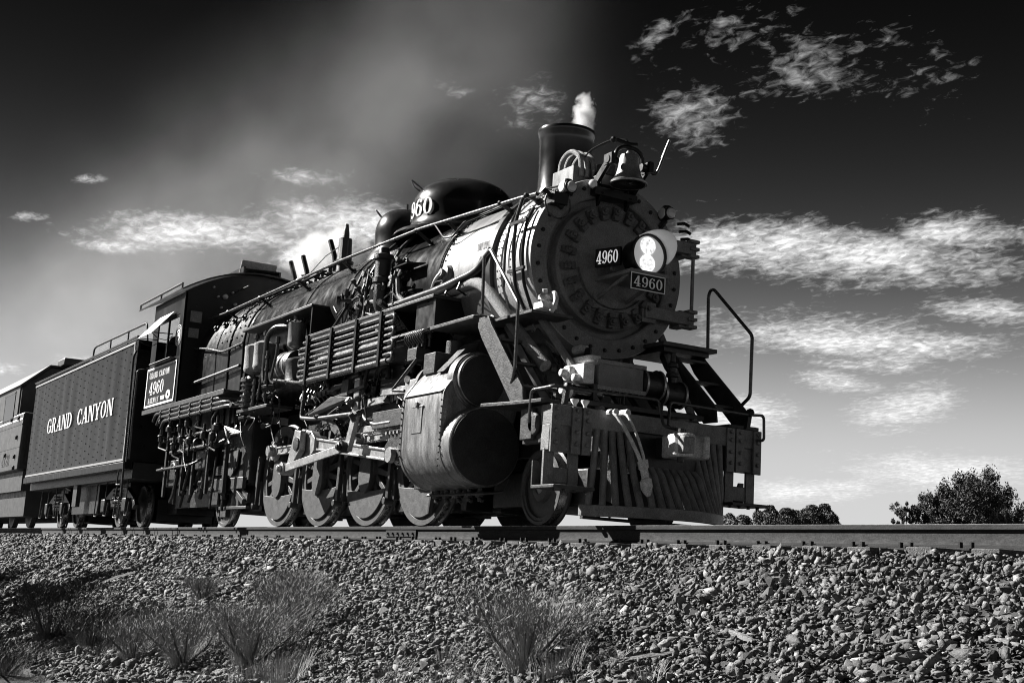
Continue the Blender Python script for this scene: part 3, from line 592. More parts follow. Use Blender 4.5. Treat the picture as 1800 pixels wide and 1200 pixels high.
# ---- wheels
def wheel(xc, rr, side, kind, crank=True):
    s = side; o = s * .80; root = MB(); yo, yi = s * .80, s * .665
    root.lathe((xc, 0, rr), (0, s, 0), [(.665, rr * .86), (.665, rr + .028), (.69, rr + .028), (.705, rr), (.80, rr - .008), (.80, rr * .9), (.785, rr * .88), (.785, rr * .80), (.68, rr * .80)], 48, cap=False)
    root = root.build(kind, 'wheel', LO, smooth=28)
    MB().lathe((xc, 0, rr), (0, s, 0), [(.707, rr + .0012), (.79, rr - .006)], 48, cap=False).build('tread', 'tread', root)
    if rr > .6:
        hub = MB().lathe((xc, 0, rr), (0, s, 0), [(.64, .2), (.64, .24), (.82, .22), (.83, .2), (.83, .12), (.85, .11), (.85, 0)], 28).build('hub', 'wheel', root)
        for k in range(16):
            t = R(11.25 + 22.5 * k); e = Vector((math.cos(t), 0, math.sin(t))); f_ = Vector((-math.sin(t), 0, math.cos(t))); p = Vector((xc, s * .735, rr)); mb = MB()
            a, b = p + e * .18, p + e * (rr * .83); vs = []
            for q, w, d in ((a, .05, .045), (b, .032, .03)): vs += [q - f_ * w - Vector((0, d, 0)), q + f_ * w - Vector((0, d, 0)), q + f_ * w + Vector((0, d, 0)), q - f_ * w + Vector((0, d, 0))]
            mb.add(vs, [(0, 1, 2, 3), (7, 6, 5, 4), (0, 4, 5, 1), (1, 5, 6, 2), (2, 6, 7, 3), (3, 7, 4, 0)]).build('spoke', 'wheel', root, bevel=.01)
        cw = rr * .87; ch = -.30 if kind and xc != -3.404 else -.24; a = math.degrees(math.asin(ch / cw))
        poly = [(xc + cw * math.cos(R(t)), rr + cw * math.sin(R(t))) for t in np.linspace(180 - a, 360 + a, 30)]
        poly += [(xc + cw * math.cos(R(a)) * k, rr + ch - .03 * (1 - k * k)) for k in (.7, .35, 0, -.35, -.7)]
        MB().prism(poly, 'y', s * .67, s * .832).build('counterweight', 'wheel', root, smooth=30, bevel=.008)
        st_ = [(xc + .20 * math.cos(R(t)), rr - .12 + .24 * math.sin(R(t))) for t in range(180, 361, 15)] + [(xc + .155 * math.cos(R(t)), rr + .381 + .155 * math.sin(R(t))) for t in range(0, 181, 15)]
        MB().prism(st_, 'y', s * .78, s * .868).build('crank_boss', 'wheel', root, smooth=30, bevel=.01)
        MB().cyl((xc, s * .85, rr + .381), (xc, s * 1.06, rr + .381), .085, n=20).build('crank_pin', 'steel', root)
    else:
        MB().lathe((xc, 0, rr), (0, s, 0), [(.7, rr * .82), (.75, rr * .8), (.77, rr * .6), (.76, rr * .42), (.80, rr * .36), (.81, rr * .3), (.815, rr * .18), (.77, rr * .17), (.76, 0)], 36, cap=False).build('wheel_disc', 'wheel', root)
        MB().lathe((xc, 0, rr), (0, s, 0), [(.765, .105), (.80, .1), (.80, 0)], 20, cap=False).build('axle_end', 'steel', root)
    return root
for xc in (0, -1.702, -3.404, -5.106):
    for s in (-1, 1): wheel(xc, .813, s, 'driving_wheel')
    MB().cyl((xc, -.7, .813), (xc, .7, .813), .115, n=16).build('axle', 'steel', LO)
for s in (-1, 1): wheel(2.84, .42, s, 'pilot_wheel'); wheel(-7.75, .54, s, 'trailing_wheel')
for xc, rr in ((2.84, .42), (-7.75, .54)): MB().cyl((xc, -.7, rr), (xc, .7, rr), .085, n=14).build('axle', 'steel', LO)
# ---- rods
CPZ = .813 + .381
def rodend(mb, x, z, y0, y1, r): mb.cyl((x, y0, z), (x, y1, z), r, n=24); return mb
def cap(mb, x, z, y, s, r=.07): mb.lathe((x, y, z), (0, s, 0), [(0, r), (.035, r), (.045, r * .7), (.06, r * .7), (.065, r * .4)], 12); return mb
for s in (-1, 1):
    y0, y1 = s * .885, s * .965
    SR = MB()
    for a, b in ((-5.106, -3.404), (-3.404, -1.702), (-1.702, 0)):
        yy = s * .925; SR.bar((a + .1, yy, CPZ), (b - .1, yy, CPZ), .034, .12); SR.bar((a + .1, yy, CPZ + .052), (b - .1, yy, CPZ + .052), .07, .026); SR.bar((a + .1, yy, CPZ - .052), (b - .1, yy, CPZ - .052), .07, .026)
    SR = SR.build('side_rod', 'steel', LO, bevel=.006)
    for xc in (-5.106, -3.404, -1.702, 0):
        mb = rodend(MB(), xc, CPZ, y0, y1, .145 if xc != -3.404 else .17); cap(mb, xc, CPZ, y1, s, .085)
        if xc in (-5.106,): mb.tube([(xc + .02, s * .93, CPZ + .14), (xc + .04, s * .93, CPZ + .24)], .03, 8).lathe((xc, y1 + s * .03, CPZ), (0, s, 0), [(0, .1), (.03, .1), (.05, .05)], 6)
        mb.build('rod_bearing', 'steel', SR, bevel=.005)
    # main rod to the crosshead
    xp, zp, xw, zw = -3.404, CPZ, -.12, .87
    MR = MB(); a = Vector((xp + .3, s * 1.06, zp)); b = Vector((xw - .1, s * 1.06, zw)); MR.bar(a, b, .035, .15); n_ = (b - a).normalized(); u_ = Vector((0, 0, 1))
    for k, h in ((.075, .03), (-.075, .03)): MR.bar(a + u_ * k, b + u_ * k * .85, .085, h)
    MR = MR.build('main_rod', 'steel', LO, bevel=.006)
    bx = [(xp - .24, zp - .17), (xp - .1, zp - .24), (xp + .25, zp - .21), (xp + .42, zp - .11), (xp + .42, zp + .07), (xp + .25, zp + .19), (xp - .1, zp + .24), (xp - .24, zp + .17)]
    MB().prism(bx, 'y', s * 1.0, s * 1.125).build('big_end', 'steel', MR, bevel=.012)
    mb = MB().lathe((xw, s * 1.0, zw), (0, s, 0), [(0, .12), (.13, .12)], 22); cap(mb, xw, zw, s * 1.12, s, .08); mb.build('little_end', 'steel', MR, bevel=.004)
    # return crank and eccentric rod
    ec = (-3.72, .83); RC = [(xp + .11, zp + .19), (xp - .13, zp + .22), (xp - .2, zp + .05), (ec[0] - .09, ec[1] - .05), (ec[0] + .02, ec[1] - .1), (ec[0] + .12, ec[1] + .02), (xp + .13, zp - .1)]
    RCO = MB().prism(RC, 'y', s * 1.14, s * 1.235).build('return_crank', 'steel', LO, bevel=.012)
    mb = MB().lathe((xp, s * 1.235, zp), (0, s, 0), [(0, .105), (.02, .105), (.025, .07)], 22); mb.build('crank_cap', 'cast', RCO)
    mb = MB().cyl((ec[0], s * 1.22, ec[1]), (ec[0], s * 1.34, ec[1]), .095, n=20); cap(mb, ec[0], ec[1], s * 1.34, s, .06)
    ER = mb.bar((ec[0], s * 1.29, ec[1]), (-1.5, s * 1.29, 1.03), .035, .115).build('eccentric_rod', 'steel', LO, bevel=.006)
    mb = MB().cyl((-1.5, s * 1.23, 1.04), (-1.5, s * 1.35, 1.04), .08, n=18); cap(mb, -1.5, 1.04, s * 1.35, s, .055); mb.build('rod_bearing', 'cast', ER)
    # expansion link
    LK = MB().prism([(-1.58, .98), (-1.42, .98), (-1.27, 1.32), (-1.18, 1.62), (-1.2, 1.98), (-1.36, 1.98), (-1.36, 1.6), (-1.43, 1.34)], 'y', s * 1.2, s * 1.27).build('expansion_link', 'steel', LO, bevel=.008)
    MB().bar((-1.28, s * 1.16, 1.62), (.55, s * 1.16, 1.66), .05, .1).build('radius_rod', 'steel', LO, bevel=.005)
    MB().bar((.5, s * 1.14, 1.75), (.42, s * 1.14, .98), .045, .1).build('combination_lever', 'steel', LO, bevel=.005)
    # crosshead between its guides
    XH = MB().prism([(-.4, .80), (.18, .80), (.2, 1.0), (.1, 1.08), (.1, 1.22), (-.3, 1.22), (-.3, 1.08), (-.4, 1.0)], 'y', s * 1.0, s * 1.2).build('crosshead', 'cast', LO, bevel=.02)
    MB().cyl((.1, s * 1.13, .87), (1.0, s * 1.13, .87), .055, n=16).build('piston_rod', 'tread', LO)
    mb = MB()
    for k in range(5): mb.cyl((-.3 + .11 * k, s * 1.2, 1.16), (-.3 + .11 * k, s * 1.235, 1.16), .025, n=6)
    mb.cyl((-.12, s * 1.2, .87), (-.12, s * 1.27, .87), .1, n=8); mb.build('crosshead_bolts', 'steel', XH, kind='stuff')
    GU = MB().box(-1.25, .95, s * 1.04, s * 1.18, 1.225, 1.31); GU.build('guide_bar', 'steel', LO, bevel=.006)
    MB().box(-.75, .95, s * 1.20, s * 1.24, 1.24, 1.46).build('guide_plate', 'dusty', LO, bevel=.006)
    # guide yoke: plate with a bent front rim
    yk = [(-1.35, 2.28), (-.95, 2.2), (-.85, 1.6), (-.72, 1.3), (-.3, 1.22), (-.05, 1.3), (-.1, 1.9), (-.3, 2.3)]
    YK = MB().prism(yk, 'y', s * .55, s * 1.10).build('guide_yoke', 'black', LO, bevel=.02)
    MB().tube([(-.98, s * 1.22, 2.26), (-1.13, s * 1.22, 1.95), (-1.16, s * 1.22, 1.6), (-1.05, s * 1.22, 1.4), (-.7, s * 1.22, 1.30), (-.2, s * 1.22, 1.3)], .028, 8, .1).build('yoke_rim', 'dusty', YK)
    # brake gear hanging between the wheels
    for xx in (-.85, -2.55, -4.25, -5.96):
        mb = MB().bar((xx, s * .86, 1.15), (xx - .05, s * .86, .3), .05, .085, up=(1, 0, 0)); mb.prism([(xx + .02, .35), (xx + .1, .35), (xx + .06, .75), (xx, .75)], 'y', s * .68, s * .84); mb.cyl((xx - .04, s * .8, .33), (xx - .04, s * .93, .33), .05, n=10)
        mb.build('brake_hanger', 'dusty', LO, bevel=.006)
    mb = MB().box(.55, .78, s * .95, s * 1.2, .42, .50); mb.box(.4, .72, s * .8, s * 1.2, .52, .58)
    for k in range(4): mb.cyl((.42 + .1 * k, s * 1.1, .44), (.42 + .1 * k, s * 1.1, .62), .03, n=8)
    mb.bar((.5, s * .9, .5), (.35, s * .86, .15), .05, .08); mb.build('brake_support', 'cast', LO, bevel=.005)
# link support casting and lubricator cluster above the rods (near side)
mb = MB().tube([(-3.1, -1.3, 1.98), (-3.1, -1.32, 1.55), (-2.6, -1.32, 1.5), (-1.3, -1.3, 1.48)], .03, 8, .06); mb.bar((-3.2, -1.28, 2.12), (-1.35, -1.25, 2.08), .03, .05); mb.bar((-2.9, -1.25, 1.85), (-1.2, -1.22, 1.98), .05, .07); mb.prism([(-2.9, 1.58), (-2.0, 1.66), (-1.35, 1.72), (-2.1, 1.78)], 'y', -1.3, -1.2); mb.box(-1.72, -1.5, -1.3, -1.15, 1.75, 1.98); mb.bar((-2.2, -1.28, 1.73), (-1.0, -1.26, 1.84), .05, .05); mb.box(-2.75, -2.3, -1.2, -.9, 1.9, 2.1)
mb.build('reversing_linkage', 'dusty', LO, bevel=.005)
for k in range(7):
    xx = -3.35 + .16 * k; mb = MB().lathe((xx, -1.2, 2.02 + .03 * (k % 3)), (0, -.3, 1), [(0, .045), (.08, .045), (.09, .06), (.14, .055), (.15, .03), (.22, .025), (.24, .045), (.27, .02)], 9)
    mb.tube([(xx, -1.2, 2.0), (xx + .03, -1.28, 1.85), (xx + .12, -1.24, 1.75)], .014, 6, .05); mb.build('oil_cup', 'pipe', LO)
MB().lathe((-2.35, -1.28, 2.0), (0, 0, 1), [(0, .02), (.1, .03), (.13, .08), (.24, .09), (.3, .05), (.36, .05)], 12).build('lubricator', 'lag', LO)

mb = MB()
for xx in (.9, -.85, -2.55, -4.25, -5.96): MB().box(xx - .07, xx + .07, -.68, .68, .2, .42).build('brake_beam', 'cast', LO)
for y in (-.28, .28): MB().box(-6.1, 1.2, y - .04, y + .04, .2, .34).build('brake_pull_rod', 'cast', LO)
for y in (-.42, .42): MB().box(-6.2, .9, y - .03, y + .03, .36, .8).build('spring_rigging', 'cast', LO)
MB().box(1.5, 3.5, -.62, .62, .22, .62).build('pilot_truck_frame', 'cast', LO, bevel=.02); MB().box(1.0, 2.0, -.55, .55, .5, 1.0).build('saddle_base', 'cast', LO)
MB().box(-8.7, -6.4, -.6, .6, .28, .75).build('ash_hopper', 'cast', LO); MB().box(-11.6, -8.6, -.55, .55, .4, 1.0).build('drawbar_frame', 'cast', LO)
# ---- cylinders and valve chests
for s in (-1, 1):
    ya = s * 1.13; za = .865; rr = .455
    arc = [(s * (1.13 + (rr + .012) * math.cos(R(a))), za + (rr + .012) * math.sin(R(a))) for a in range(-150, 1, 6)]
    sec = arc + [(s * 1.597, 1.2), (s * 1.585, 1.46), (s * 1.56, 1.52), (s * 1.40, 1.74), (s * 1.30, 1.86), (s * 1.1, 1.93), (s * .8, 1.9), (s * .55, 1.7)]
    CJ = MB().prism(sec, 'x', .93, 1.93).build('cylinder_jacket', 'cyljacket', LO, smooth=25, bevel=.012)
    MB().prism([(y * 1.004, z + .004 * (1 if z > 1 else -1)) for y, z in sec], 'x', .88, .935).build('rear_flange', 'cyljacket', CJ, smooth=25, bevel=.006)
    mb = MB()
    mb.tube([(.95, s * 1.59, 1.475), (1.88, s * 1.59, 1.475), (1.9, s * 1.57, 1.5), (1.93, s * 1.4, 1.49)], .012, 6); mb.build('jacket_seam', 'black', CJ)
    mb = MB()
    for k in range(12): z = .62 + .075 * k; mb.ball((1.915, s * 1.602, z), .012, 6); mb.ball((.905, s * 1.605, z), .014, 6)
    mb.build('jacket_screws', 'black', CJ, kind='stuff')
    mb = MB().box(1.18, 1.44, s * 1.594, s * 1.606, 1.02, 1.33); mb.box(1.16, 1.46, s * 1.596, s * 1.61, 1.325, 1.345); mb.cyl((1.31, s * 1.60, 1.36), (1.31, s * 1.63, 1.36), .035, n=8); mb.build('inspection_plate', 'cyljacket', CJ, bevel=.004)
    MB().lathe((1.93, ya, za), (1, 0, 0), [(0, rr + .005), (.2, rr + .005), (.215, rr - .005), (.22, rr - .03)], 64, cap=False).build('cylinder_casing', 'cyljacket', CJ, smooth=28)
    MB().lathe((2.15, ya, za), (1, 0, 0), [(0, rr - .02), (.016, rr - .024), (.022, rr - .05), (.026, .02), (.045, .018), (.045, 0)], 64, cap=False).build('cylinder_cover', 'cover', CJ, smooth=28)
    MB().lathe((1.8, s * 1.15, 1.635), (1, 0, 0), [(0, .34), (.14, .34), (.15, .325), (.16, .32), (.165, .305), (.22, .305), (.225, .295)], 48, cap=False).build('valve_casing', 'cyljacket', CJ, smooth=28)
    MB().lathe((2.022, s * 1.15, 1.635), (1, 0, 0), [(0, .296), (.014, .29), (.02, .27), (.024, 0)], 48, cap=False).build('valve_cover', 'cover', CJ, smooth=28)
    mb = MB().lathe((.93, s * 1.15, 1.635), (-1, 0, 0), [(0, .30), (.1, .29), (.12, .2), (.24, .19), (.26, .14)], 32); mb.build('valve_head', 'dusty', CJ)
    mb = MB().bar((.75, s * 1.2, 1.66), (-.55, s * 1.2, 1.72), .09, .10); mb.box(.3, .75, s * 1.12, s * 1.3, 1.58, 1.78); mb.build('valve_guide', 'steel', CJ, bevel=.005)
    mb = MB().box(1.02, 1.32, s * 1.18, s * 1.42, 1.76, 2.02); mb.prism([(s * 1.45, 1.75), (s * 1.12, 2.12), (s * .8, 2.2), (s * .8, 1.8)], 'x', 1.42, 1.62); mb.cyl((1.2, s * 1.1, 1.9), (1.2, s * 1.1, 2.2), .11, n=14); mb.build('steam_chest_box', 'dusty', CJ, bevel=.012)
    MB().lathe((1.75, s * .78, 2.05), (0, s * .35, -1), [(-.75, .30), (.0, .27), (.3, .27)], 24).build('steam_pipe', 'black', CJ)
    mb = MB()
    for xx in (1.05, 1.3, 1.6, 1.85, 2.1): mb.lathe((xx, s * 1.13, .42), (0, 0, -1), [(0, .03), (.06, .035), (.07, .06), (.12, .055), (.13, .03), (.17, .028)], 8); mb.tube([(xx, s * 1.13, .3), (xx + .06, s * 1.15, .27), (xx + .1, s * 1.15, .25)], .022, 6)
    mb.tube([(.9, s * 1.18, .34), (2.3, s * 1.18, .33), (2.4, s * 1.0, .36), (2.42, s * .95, .5)], .018, 6, .03); mb.build('cylinder_cocks', 'cast', CJ, kind='stuff')
# mechanical lubricator beside the valve chest
LB = MB().box(.42, .68, -1.36, -1.16, 2.0, 2.16).build('lubricator', 'dusty', LO, bevel=.01)
for k in range(8):
    mb = MB().lathe((.4 + .06 * k, -1.32 + .06 * (k % 2), 2.16), (0, 0, 1), [(0, .02), (.1, .02), (.11, .035), (.17, .03), (.18, .012), (.22, .01)], 7); mb.tube([(.4 + .06 * k, -1.34, 2.2), (.38 + .06 * k, -1.4, 2.28), (.44 + .06 * k, -1.38, 2.36), (.5 + .07 * k, -1.3, 2.32)], .01, 5, .03); mb.build('oil_feed', 'pipe', LB)
MB().tube([(.68, -1.34, 2.02), (.28, -1.46, 1.64), (.5, -1.4, 1.62)], .022, 6, .03).build('drive_lever', 'pipe', LB)
# ---- running boards
def board(x0, x1, y0, y1, z, t=.045, name='running_board'):
    return MB().box(x0, x1, y0, y1, z - t, z).build(name, 'dusty', LO, bevel=.008)
for s in (-1, 1):
    board(-2.95, 1.16, s * 1.42, s * .9, 2.75); board(-5.84, -2.81, s * 1.42, s * .95, 3.22)
    MB().box(1.1, 1.155, s * 1.38, s * .7, 2.34, 2.70).build('riser_plate', 'black', LO); MB().box(.6, 1.1, s * 1.36, s * 1.34, 2.36, 2.70).build('riser_plate', 'black', LO)
    MB().prism([(1.12, s * 1.42), (2.2, s * 1.42), (2.27, s * 1.36), (2.27, s * .62), (1.12, s * .9)], 'z', 2.30, 2.345).build('front_platform', 'dusty', LO, bevel=.008)
    board(-6.25, -9.0, s * 1.5, s * 1.05, 2.25, .05)
    MB().box(-2.84, -2.81, s * 1.40, s * 1.0, 2.75, 3.19).build('riser_plate', 'black', LO)
for xx in (-2.4, -1.2, 0, .9): MB().prism([(-1.38, 2.70), (-1.0, 2.70), (-1.05, 2.35)], 'x', xx - .02, xx + .02).build('board_bracket', 'black', LO)
# dark side sheets and air reservoir behind the coils
MB().cyl((-2.9, -.98, 2.3), (.5, -.98, 2.3), .27, n=32).build('air_reservoir', 'black', LO); MB().cyl((-2.9, .98, 2.3), (.5, .98, 2.3), .27, n=32).build('air_reservoir', 'black', LO)
# ---- cooling coils
CL = MB().box(-2.9, .05, -1.41, -1.395, 2.66, 2.70).build('coil_rack', 'black', LO)
zs = [2.62 - .083 * k for k in range(8)]
for k, z in enumerate(zs):
    dr = -.02 * k
    r_ = .027 if k < 7 else .045
    MB().tube([(-2.86, -1.46, z + .0), (-1.4, -1.46, z - .004), (.08, -1.46, z + .0)], r_, 10).build('cooling_pipe', 'pipe', CL)
for k in range(7):
    xe = .08 if k % 2 == 0 else -2.86; d = .13 if k % 2 == 0 else -.13
    MB().tube([(xe, -1.46, zs[k]), (xe + d, -1.46, zs[k]), (xe + d, -1.46, zs[k + 1]), (xe, -1.46, zs[k + 1])], .03, 10, .04).build('return_bend', 'pipe', CL)
for xx in (-2.62, -1.75, -.9, -.12):
    mb = MB().box(xx - .03, xx + .03, -1.52, -1.49, 1.98, 2.70)
    for z in zs: mb.cyl((xx - .045, -1.46, z), (xx + .045, -1.46, z), .04, n=10)
    mb.build('coil_hanger', 'black', CL)
MB().tube([(-4.3, -1.35, 2.23), (-3.2, -1.42, 2.08), (-2.86, -1.46, 2.04)], .022, 8).build('feed_pipe', 'pipe', CL)
# ---- air pumps and tanks behind the coils
def drum(x, y, z0, z1, r, m, name, par=LO):
    d = MB().lathe((x, y, z0), (0, 0, 1), [(-.03, r * .5), (0, r * .9), (.03, r), (.05, r * 1.03), (.07, r), (z1 - z0 - .07, r), (z1 - z0 - .05, r * 1.04), (z1 - z0 - .02, r * 1.02), (z1 - z0, r * .8), (z1 - z0 + .03, r * .4)], 24).build(name, m, par); return d
for xx in (-5.25, -4.82):
    d = drum(xx, -1.36, 2.44, 2.88, .17, 'lag', 'air_filter'); MB().cyl((xx, -1.36, 2.9), (xx, -1.36, 3.08), .03, n=8).lathe((xx, -1.36, 3.0), (0, 0, 1), [(0, .05), (.05, .05)], 8).build('filter_pipe', 'pipe', d); MB().cyl((xx, -1.36, 2.2), (xx, -1.36, 2.42), .03, n=8).build('filter_pipe', 'pipe', d)
AP = drum(-3.62, -1.3, 2.68, 3.06, .135, 'cyljacket', 'air_pump'); drum(-3.62, -1.2, 2.1, 2.5, .22, 'cast', 'pump_cylinder', AP)
MB().cyl((-3.72, -1.3, 3.05), (-3.72, -1.3, 3.19), .035, n=10).build('steam_inlet', 'lag', AP); mb = MB()
for k in range(10): t = 2 * math.pi * k / 10; mb.ball((-3.62 + .15 * math.cos(t), -1.3 + .15 * math.sin(t), 3.06), .022, 6)
mb.build('pump_bolts', 'pipe', AP, kind='stuff')
TK = MB().lathe((-4.35, -1.15, 2.45), (1, 0, 0), [(-.04, .0), (0, .16), (.06, .23), (.1, .24), (.5, .24), (.56, .22), (.6, .1), (.62, 0)], 28).build('air_tank', 'cast', LO)
for dx in (.12, .4): MB().lathe((-4.35 + dx, -1.15, 2.45), (1, 0, 0), [(0, .246), (.04, .246)], 28, cap=False).build('tank_strap', 'steel', TK)
MB().tube([(-3.75, -1.15, 3.05), (-4.35, -1.4, 3.08), (-4.6, -1.42, 2.95), (-4.62, -1.42, 2.4), (-4.55, -1.42, 2.2)], .04, 10, .15).build('air_pipe', 'pipe', LO)
MB().tube([(-4.1, -1.42, 2.85), (-4.1, -1.42, 2.62), (-4.2, -1.45, 2.2), (-4.1, -1.42, 2.15)], .024, 8, .04).lathe((-4.1, -1.42, 2.78), (0, 0, 1), [(0, .04), (.1, .04)], 8).build('air_pipe', 'pipe', LO)
for (a, b, r) in (((-4.62, -1.42, 2.75), (-4.78, -1.42, 1.95), .022), ((-4.5, -1.42, 2.7), (-4.45, -1.42, 1.9), .028), ((-5.4, -1.4, 2.4), (-5.5, -1.4, 1.8), .022), ((-4.98, -1.42, 2.3), (-5.0, -1.42, 1.85), .03)):
    mb = MB().tube([a, b], r, 8); p = Vector(b)
    for k in range(4): mb.lathe(Vector(a).lerp(p, .1 + .25 * k), p - Vector(a), [(0, r * 1.6), (.04, r * 1.6)], 8)
    mb.build('drop_pipe', 'pipe', LO)
CP = MB()
for k in range(5): CP.lathe((-5.3, -1.34, 1.86 + .085 * k), (0, 0, 1), [(0, .11), (.01, .19), (.03, .19), (.04, .11), (.085, .11)], 24)
CP.lathe((-5.3, -1.34, 2.28), (0, 0, 1), [(0, .2), (.04, .2), (.05, .12), (.1, .1)], 20); CP = CP.build('cross_compound_pump', 'dusty', LO)
mb = MB()
for k in range(7): t = R(200 + 25 * k); mb.ball((-5.3 + .17 * math.cos(t), -1.34 + .17 * math.sin(t), 2.33), .025, 6)
mb.build('pump_bolts', 'pipe', CP, kind='stuff'); MB().box(-5.7, -4.3, -1.44, -1.0, 1.80, 1.85).build('pump_shelf', 'dusty', LO, bevel=.006)
# mixed fittings on the boiler flank: feed pump, check valves, pipes
FP = MB().lathe((-.68, -1.28, 2.9), (0, 0, 1), [(-.1, .06), (0, .1), (.28, .1), (.3, .13), (.36, .13), (.38, .11), (.6, .11), (.62, .14), (.68, .14), (.7, .08), (.78, .07)], 18).build('feed_pump', 'cast', LO)
mb = MB().tube([(-.68, -1.28, 2.9), (-.66, -1.3, 2.72), (-.6, -1.3, 2.5)], .05, 10); mb.build('pump_pipe', 'lag', FP)
MB().tube([(-.5, -1.25, 3.25), (-.2, -1.28, 3.2), (-.15, -1.28, 2.95), (.1, -1.25, 2.8)], .03, 8, .08).build('pump_pipe', 'lag', FP)
MB().tube([(-1.3, -1.2, 3.5), (-1.2, -1.28, 3.2), (-1.15, -1.3, 2.8)], .02, 8, .08).build('pump_pipe', 'pipe', FP); MB().tube([(-1.6, -1.15, 3.55), (-1.75, -1.25, 3.15), (-2.2, -1.3, 2.78), (-2.5, -1.3, 2.76)], .022, 8, .15).build('pump_pipe', 'black', FP)
MB().tube([(-.9, -1.2, 2.98), (-1.1, -1.24, 3.02), (-1.22, -1.26, 2.94), (-1.25, -1.26, 2.76)], .03, 8, .08).build('pump_pipe', 'lag', FP)
for (xx, z) in ((-1.05, 3.45), (-1.3, 3.3), (-.95, 3.15), (-.42, 3.45), (-.4, 3.1), (-1.45, 3.42), (-1.12, 2.95)):
    yy = -math.sqrt(max(.05, 1.12 ** 2 - (z - CZ) ** 2)) - .02
    mb = MB().lathe((xx, yy + .05, z), (0, -1, .2), [(0, .05), (.06, .05), (.065, .075), (.1, .07), (.11, .03), (.18, .03), (.19, .05), (.22, .04)], 9); mb.cyl((xx - .1, yy - .08, z), (xx + .1, yy - .08, z + .04), .022, n=7); mb.build('check_valve', 'pipe', LO)
for (x0, x1, z, w) in ((-.35, .05, 3.35, .2), (-.3, .1, 3.0, .12)): MB().prism([(x0, -1.08), (x0, -1.08 - w), (x1, -1.08 - w), (x1 + .15, -1.08)], 'z', z, z + .015).build('fitting_shelf', 'black', LO)
MB().tube([(-1.55, -.6, 3.98), (-1.2, -.85, 3.75), (-.9, -1.1, 3.45), (-.85, -1.2, 3.1)], .045, 10, .12).build('sand_feed', 'black', LO)
WP = MB().lathe((.84, -1.09, 3.1), (0, -1, .08), [(-.1, .12), (.0, .12), (.02, .1), (.05, .1), (.06, .05), (.1, .05)], 18).build('washout_plug', 'course', LO); MB().tube([(.84, -1.15, 3.1), (.72, -1.17, 3.02), (.66, -1.18, 2.85), (.6, -1.18, 2.72)], .05, 10, .08).build('washout_pipe', 'course', WP)
MB().tube([(.66, -1.2, 2.78), (.78, -1.22, 2.98), (.95, -1.2, 2.98), (1.04, -1.2, 2.78)], .014, 6, .04).build('wire_guard', 'black', WP)
BP = MB().prism([(1.5, 3.27), (1.5, 3.37), (1.88, 3.37), (1.88, 3.27)], 'y', -1.045, -1.0); BP.lathe((1.7, -1.03, 3.08), (0, -1, -.05), [(0, .12), (.04, .12), (.045, .09)], 24); BP.build('builder_plate', 'brass', LO, bevel=.006)
# lagged pipes running forward over the platform
MB().tube([(-.6, -1.25, 2.83), (.9, -1.22, 2.86), (1.7, -1.12, 2.98), (1.95, -1.08, 3.2)], .06, 12, .2).build('lagged_pipe', 'black', LO)
MB().tube([(.6, -1.12, 2.84), (1.6, -1.1, 2.88), (1.85, -1.08, 2.78), (2.5, -.92, 2.1), (2.9, -.85, 1.75)], .075, 12, .2).build('lagged_pipe', 'lag', LO)
mb = MB()
for xx in (.8, 1.1, 1.4): mb.tube([(xx, -1.19, 2.9), (xx, -1.23, 2.8), (xx, -1.1, 2.74)], .012, 5)
mb.build('pipe_clips', 'black', LO, kind='stuff')
# ---- steps, rails and gear at the front end
for s in (-1, 1):
    dx_ = 0 if s < 0 else .5; P0, P1 = Vector((2.2 + dx_, 0, 2.29)), Vector((3.1 + dx_, 0, 1.26))
    for yy in ((1.36, .72) if s < 0 else (1.28, .84)):
        y = s * yy; mb = MB().prism([(a_ + dx_, b_ - .12 * (s > 0) * (b_ > 2)) for a_, b_ in [(2.24, 2.30), (2.47, 2.30), (2.54, 2.2), (3.3, 1.42), (3.33, 1.24), (3.1, 1.24), (2.34, 2.06), (2.24, 2.2)]], 'y', y - .012, y + .012)
        mb.build('stair_stringer', 'dusty', LO, bevel=.004, label='steel plate stringer of the front steps')
    for k in range(3):
        t = (k + .75) / 3.6; c = P0.lerp(P1, t); MB().box(c.x + .06, c.x + .2, min(s * (.735 if s < 0 else .855), s * (1.345 if s < 0 else 1.265)), max(s * (.735 if s < 0 else .855), s * (1.345 if s < 0 else 1.265)), c.z - .05, c.z - .02).build('step_tread', 'dusty', LO, bevel=.004)
    # deck plank and corner casting on the beam
    MB().prism([(2.86, s * 1.62), (3.35, s * 1.50), (3.82, s * 1.45), (3.82, s * 1.02), (2.95, s * 1.05)], 'z', 1.205, 1.245).build('beam_deck', 'dusty', LO, bevel=.006)
    mb = MB().box(3.34, 3.78, s * 1.36, s * 1.30, .80, 1.19); mb.box(3.36, 3.6, s * 1.41, s * 1.36, .84, 1.17); mb.lathe((3.6, s * 1.365, 1.0), (0, s, 0), [(0, .12), (.04, .12), (.045, .08)], 18); mb.build('push_pole_pocket', 'dusty', LO, bevel=.012)
    # handrails
    if s < 0: MB().tube([(2.37, -1.40, 2.33), (2.34, -1.40, 3.0), (2.50, -1.41, 3.05), (3.18, -1.41, 2.34), (3.19, -1.41, 1.62), (3.12, -1.38, 1.55), (3.05, -1.36, 1.48)], .02, 8, .03).build('step_handrail', 'pipe', LO)
    else: MB().tube([(3.05, 1.3, 2.2), (3.03, 1.3, 2.86), (3.07, 1.3, 2.93), (3.14, 1.3, 2.92), (3.84, 1.3, 2.28), (3.83, 1.3, 1.58), (3.5, 1.3, 1.38)], .02, 8, .05).build('step_handrail', 'pipe', LO)
MB().box(2.3, 3.18, .55, 1.34, 2.15, 2.2).build('step_platform', 'dusty', LO, bevel=.006); MB().box(2.35, 3.1, .62, 1.28, 2.1, 2.15).build('step_platform', 'cast', LO)
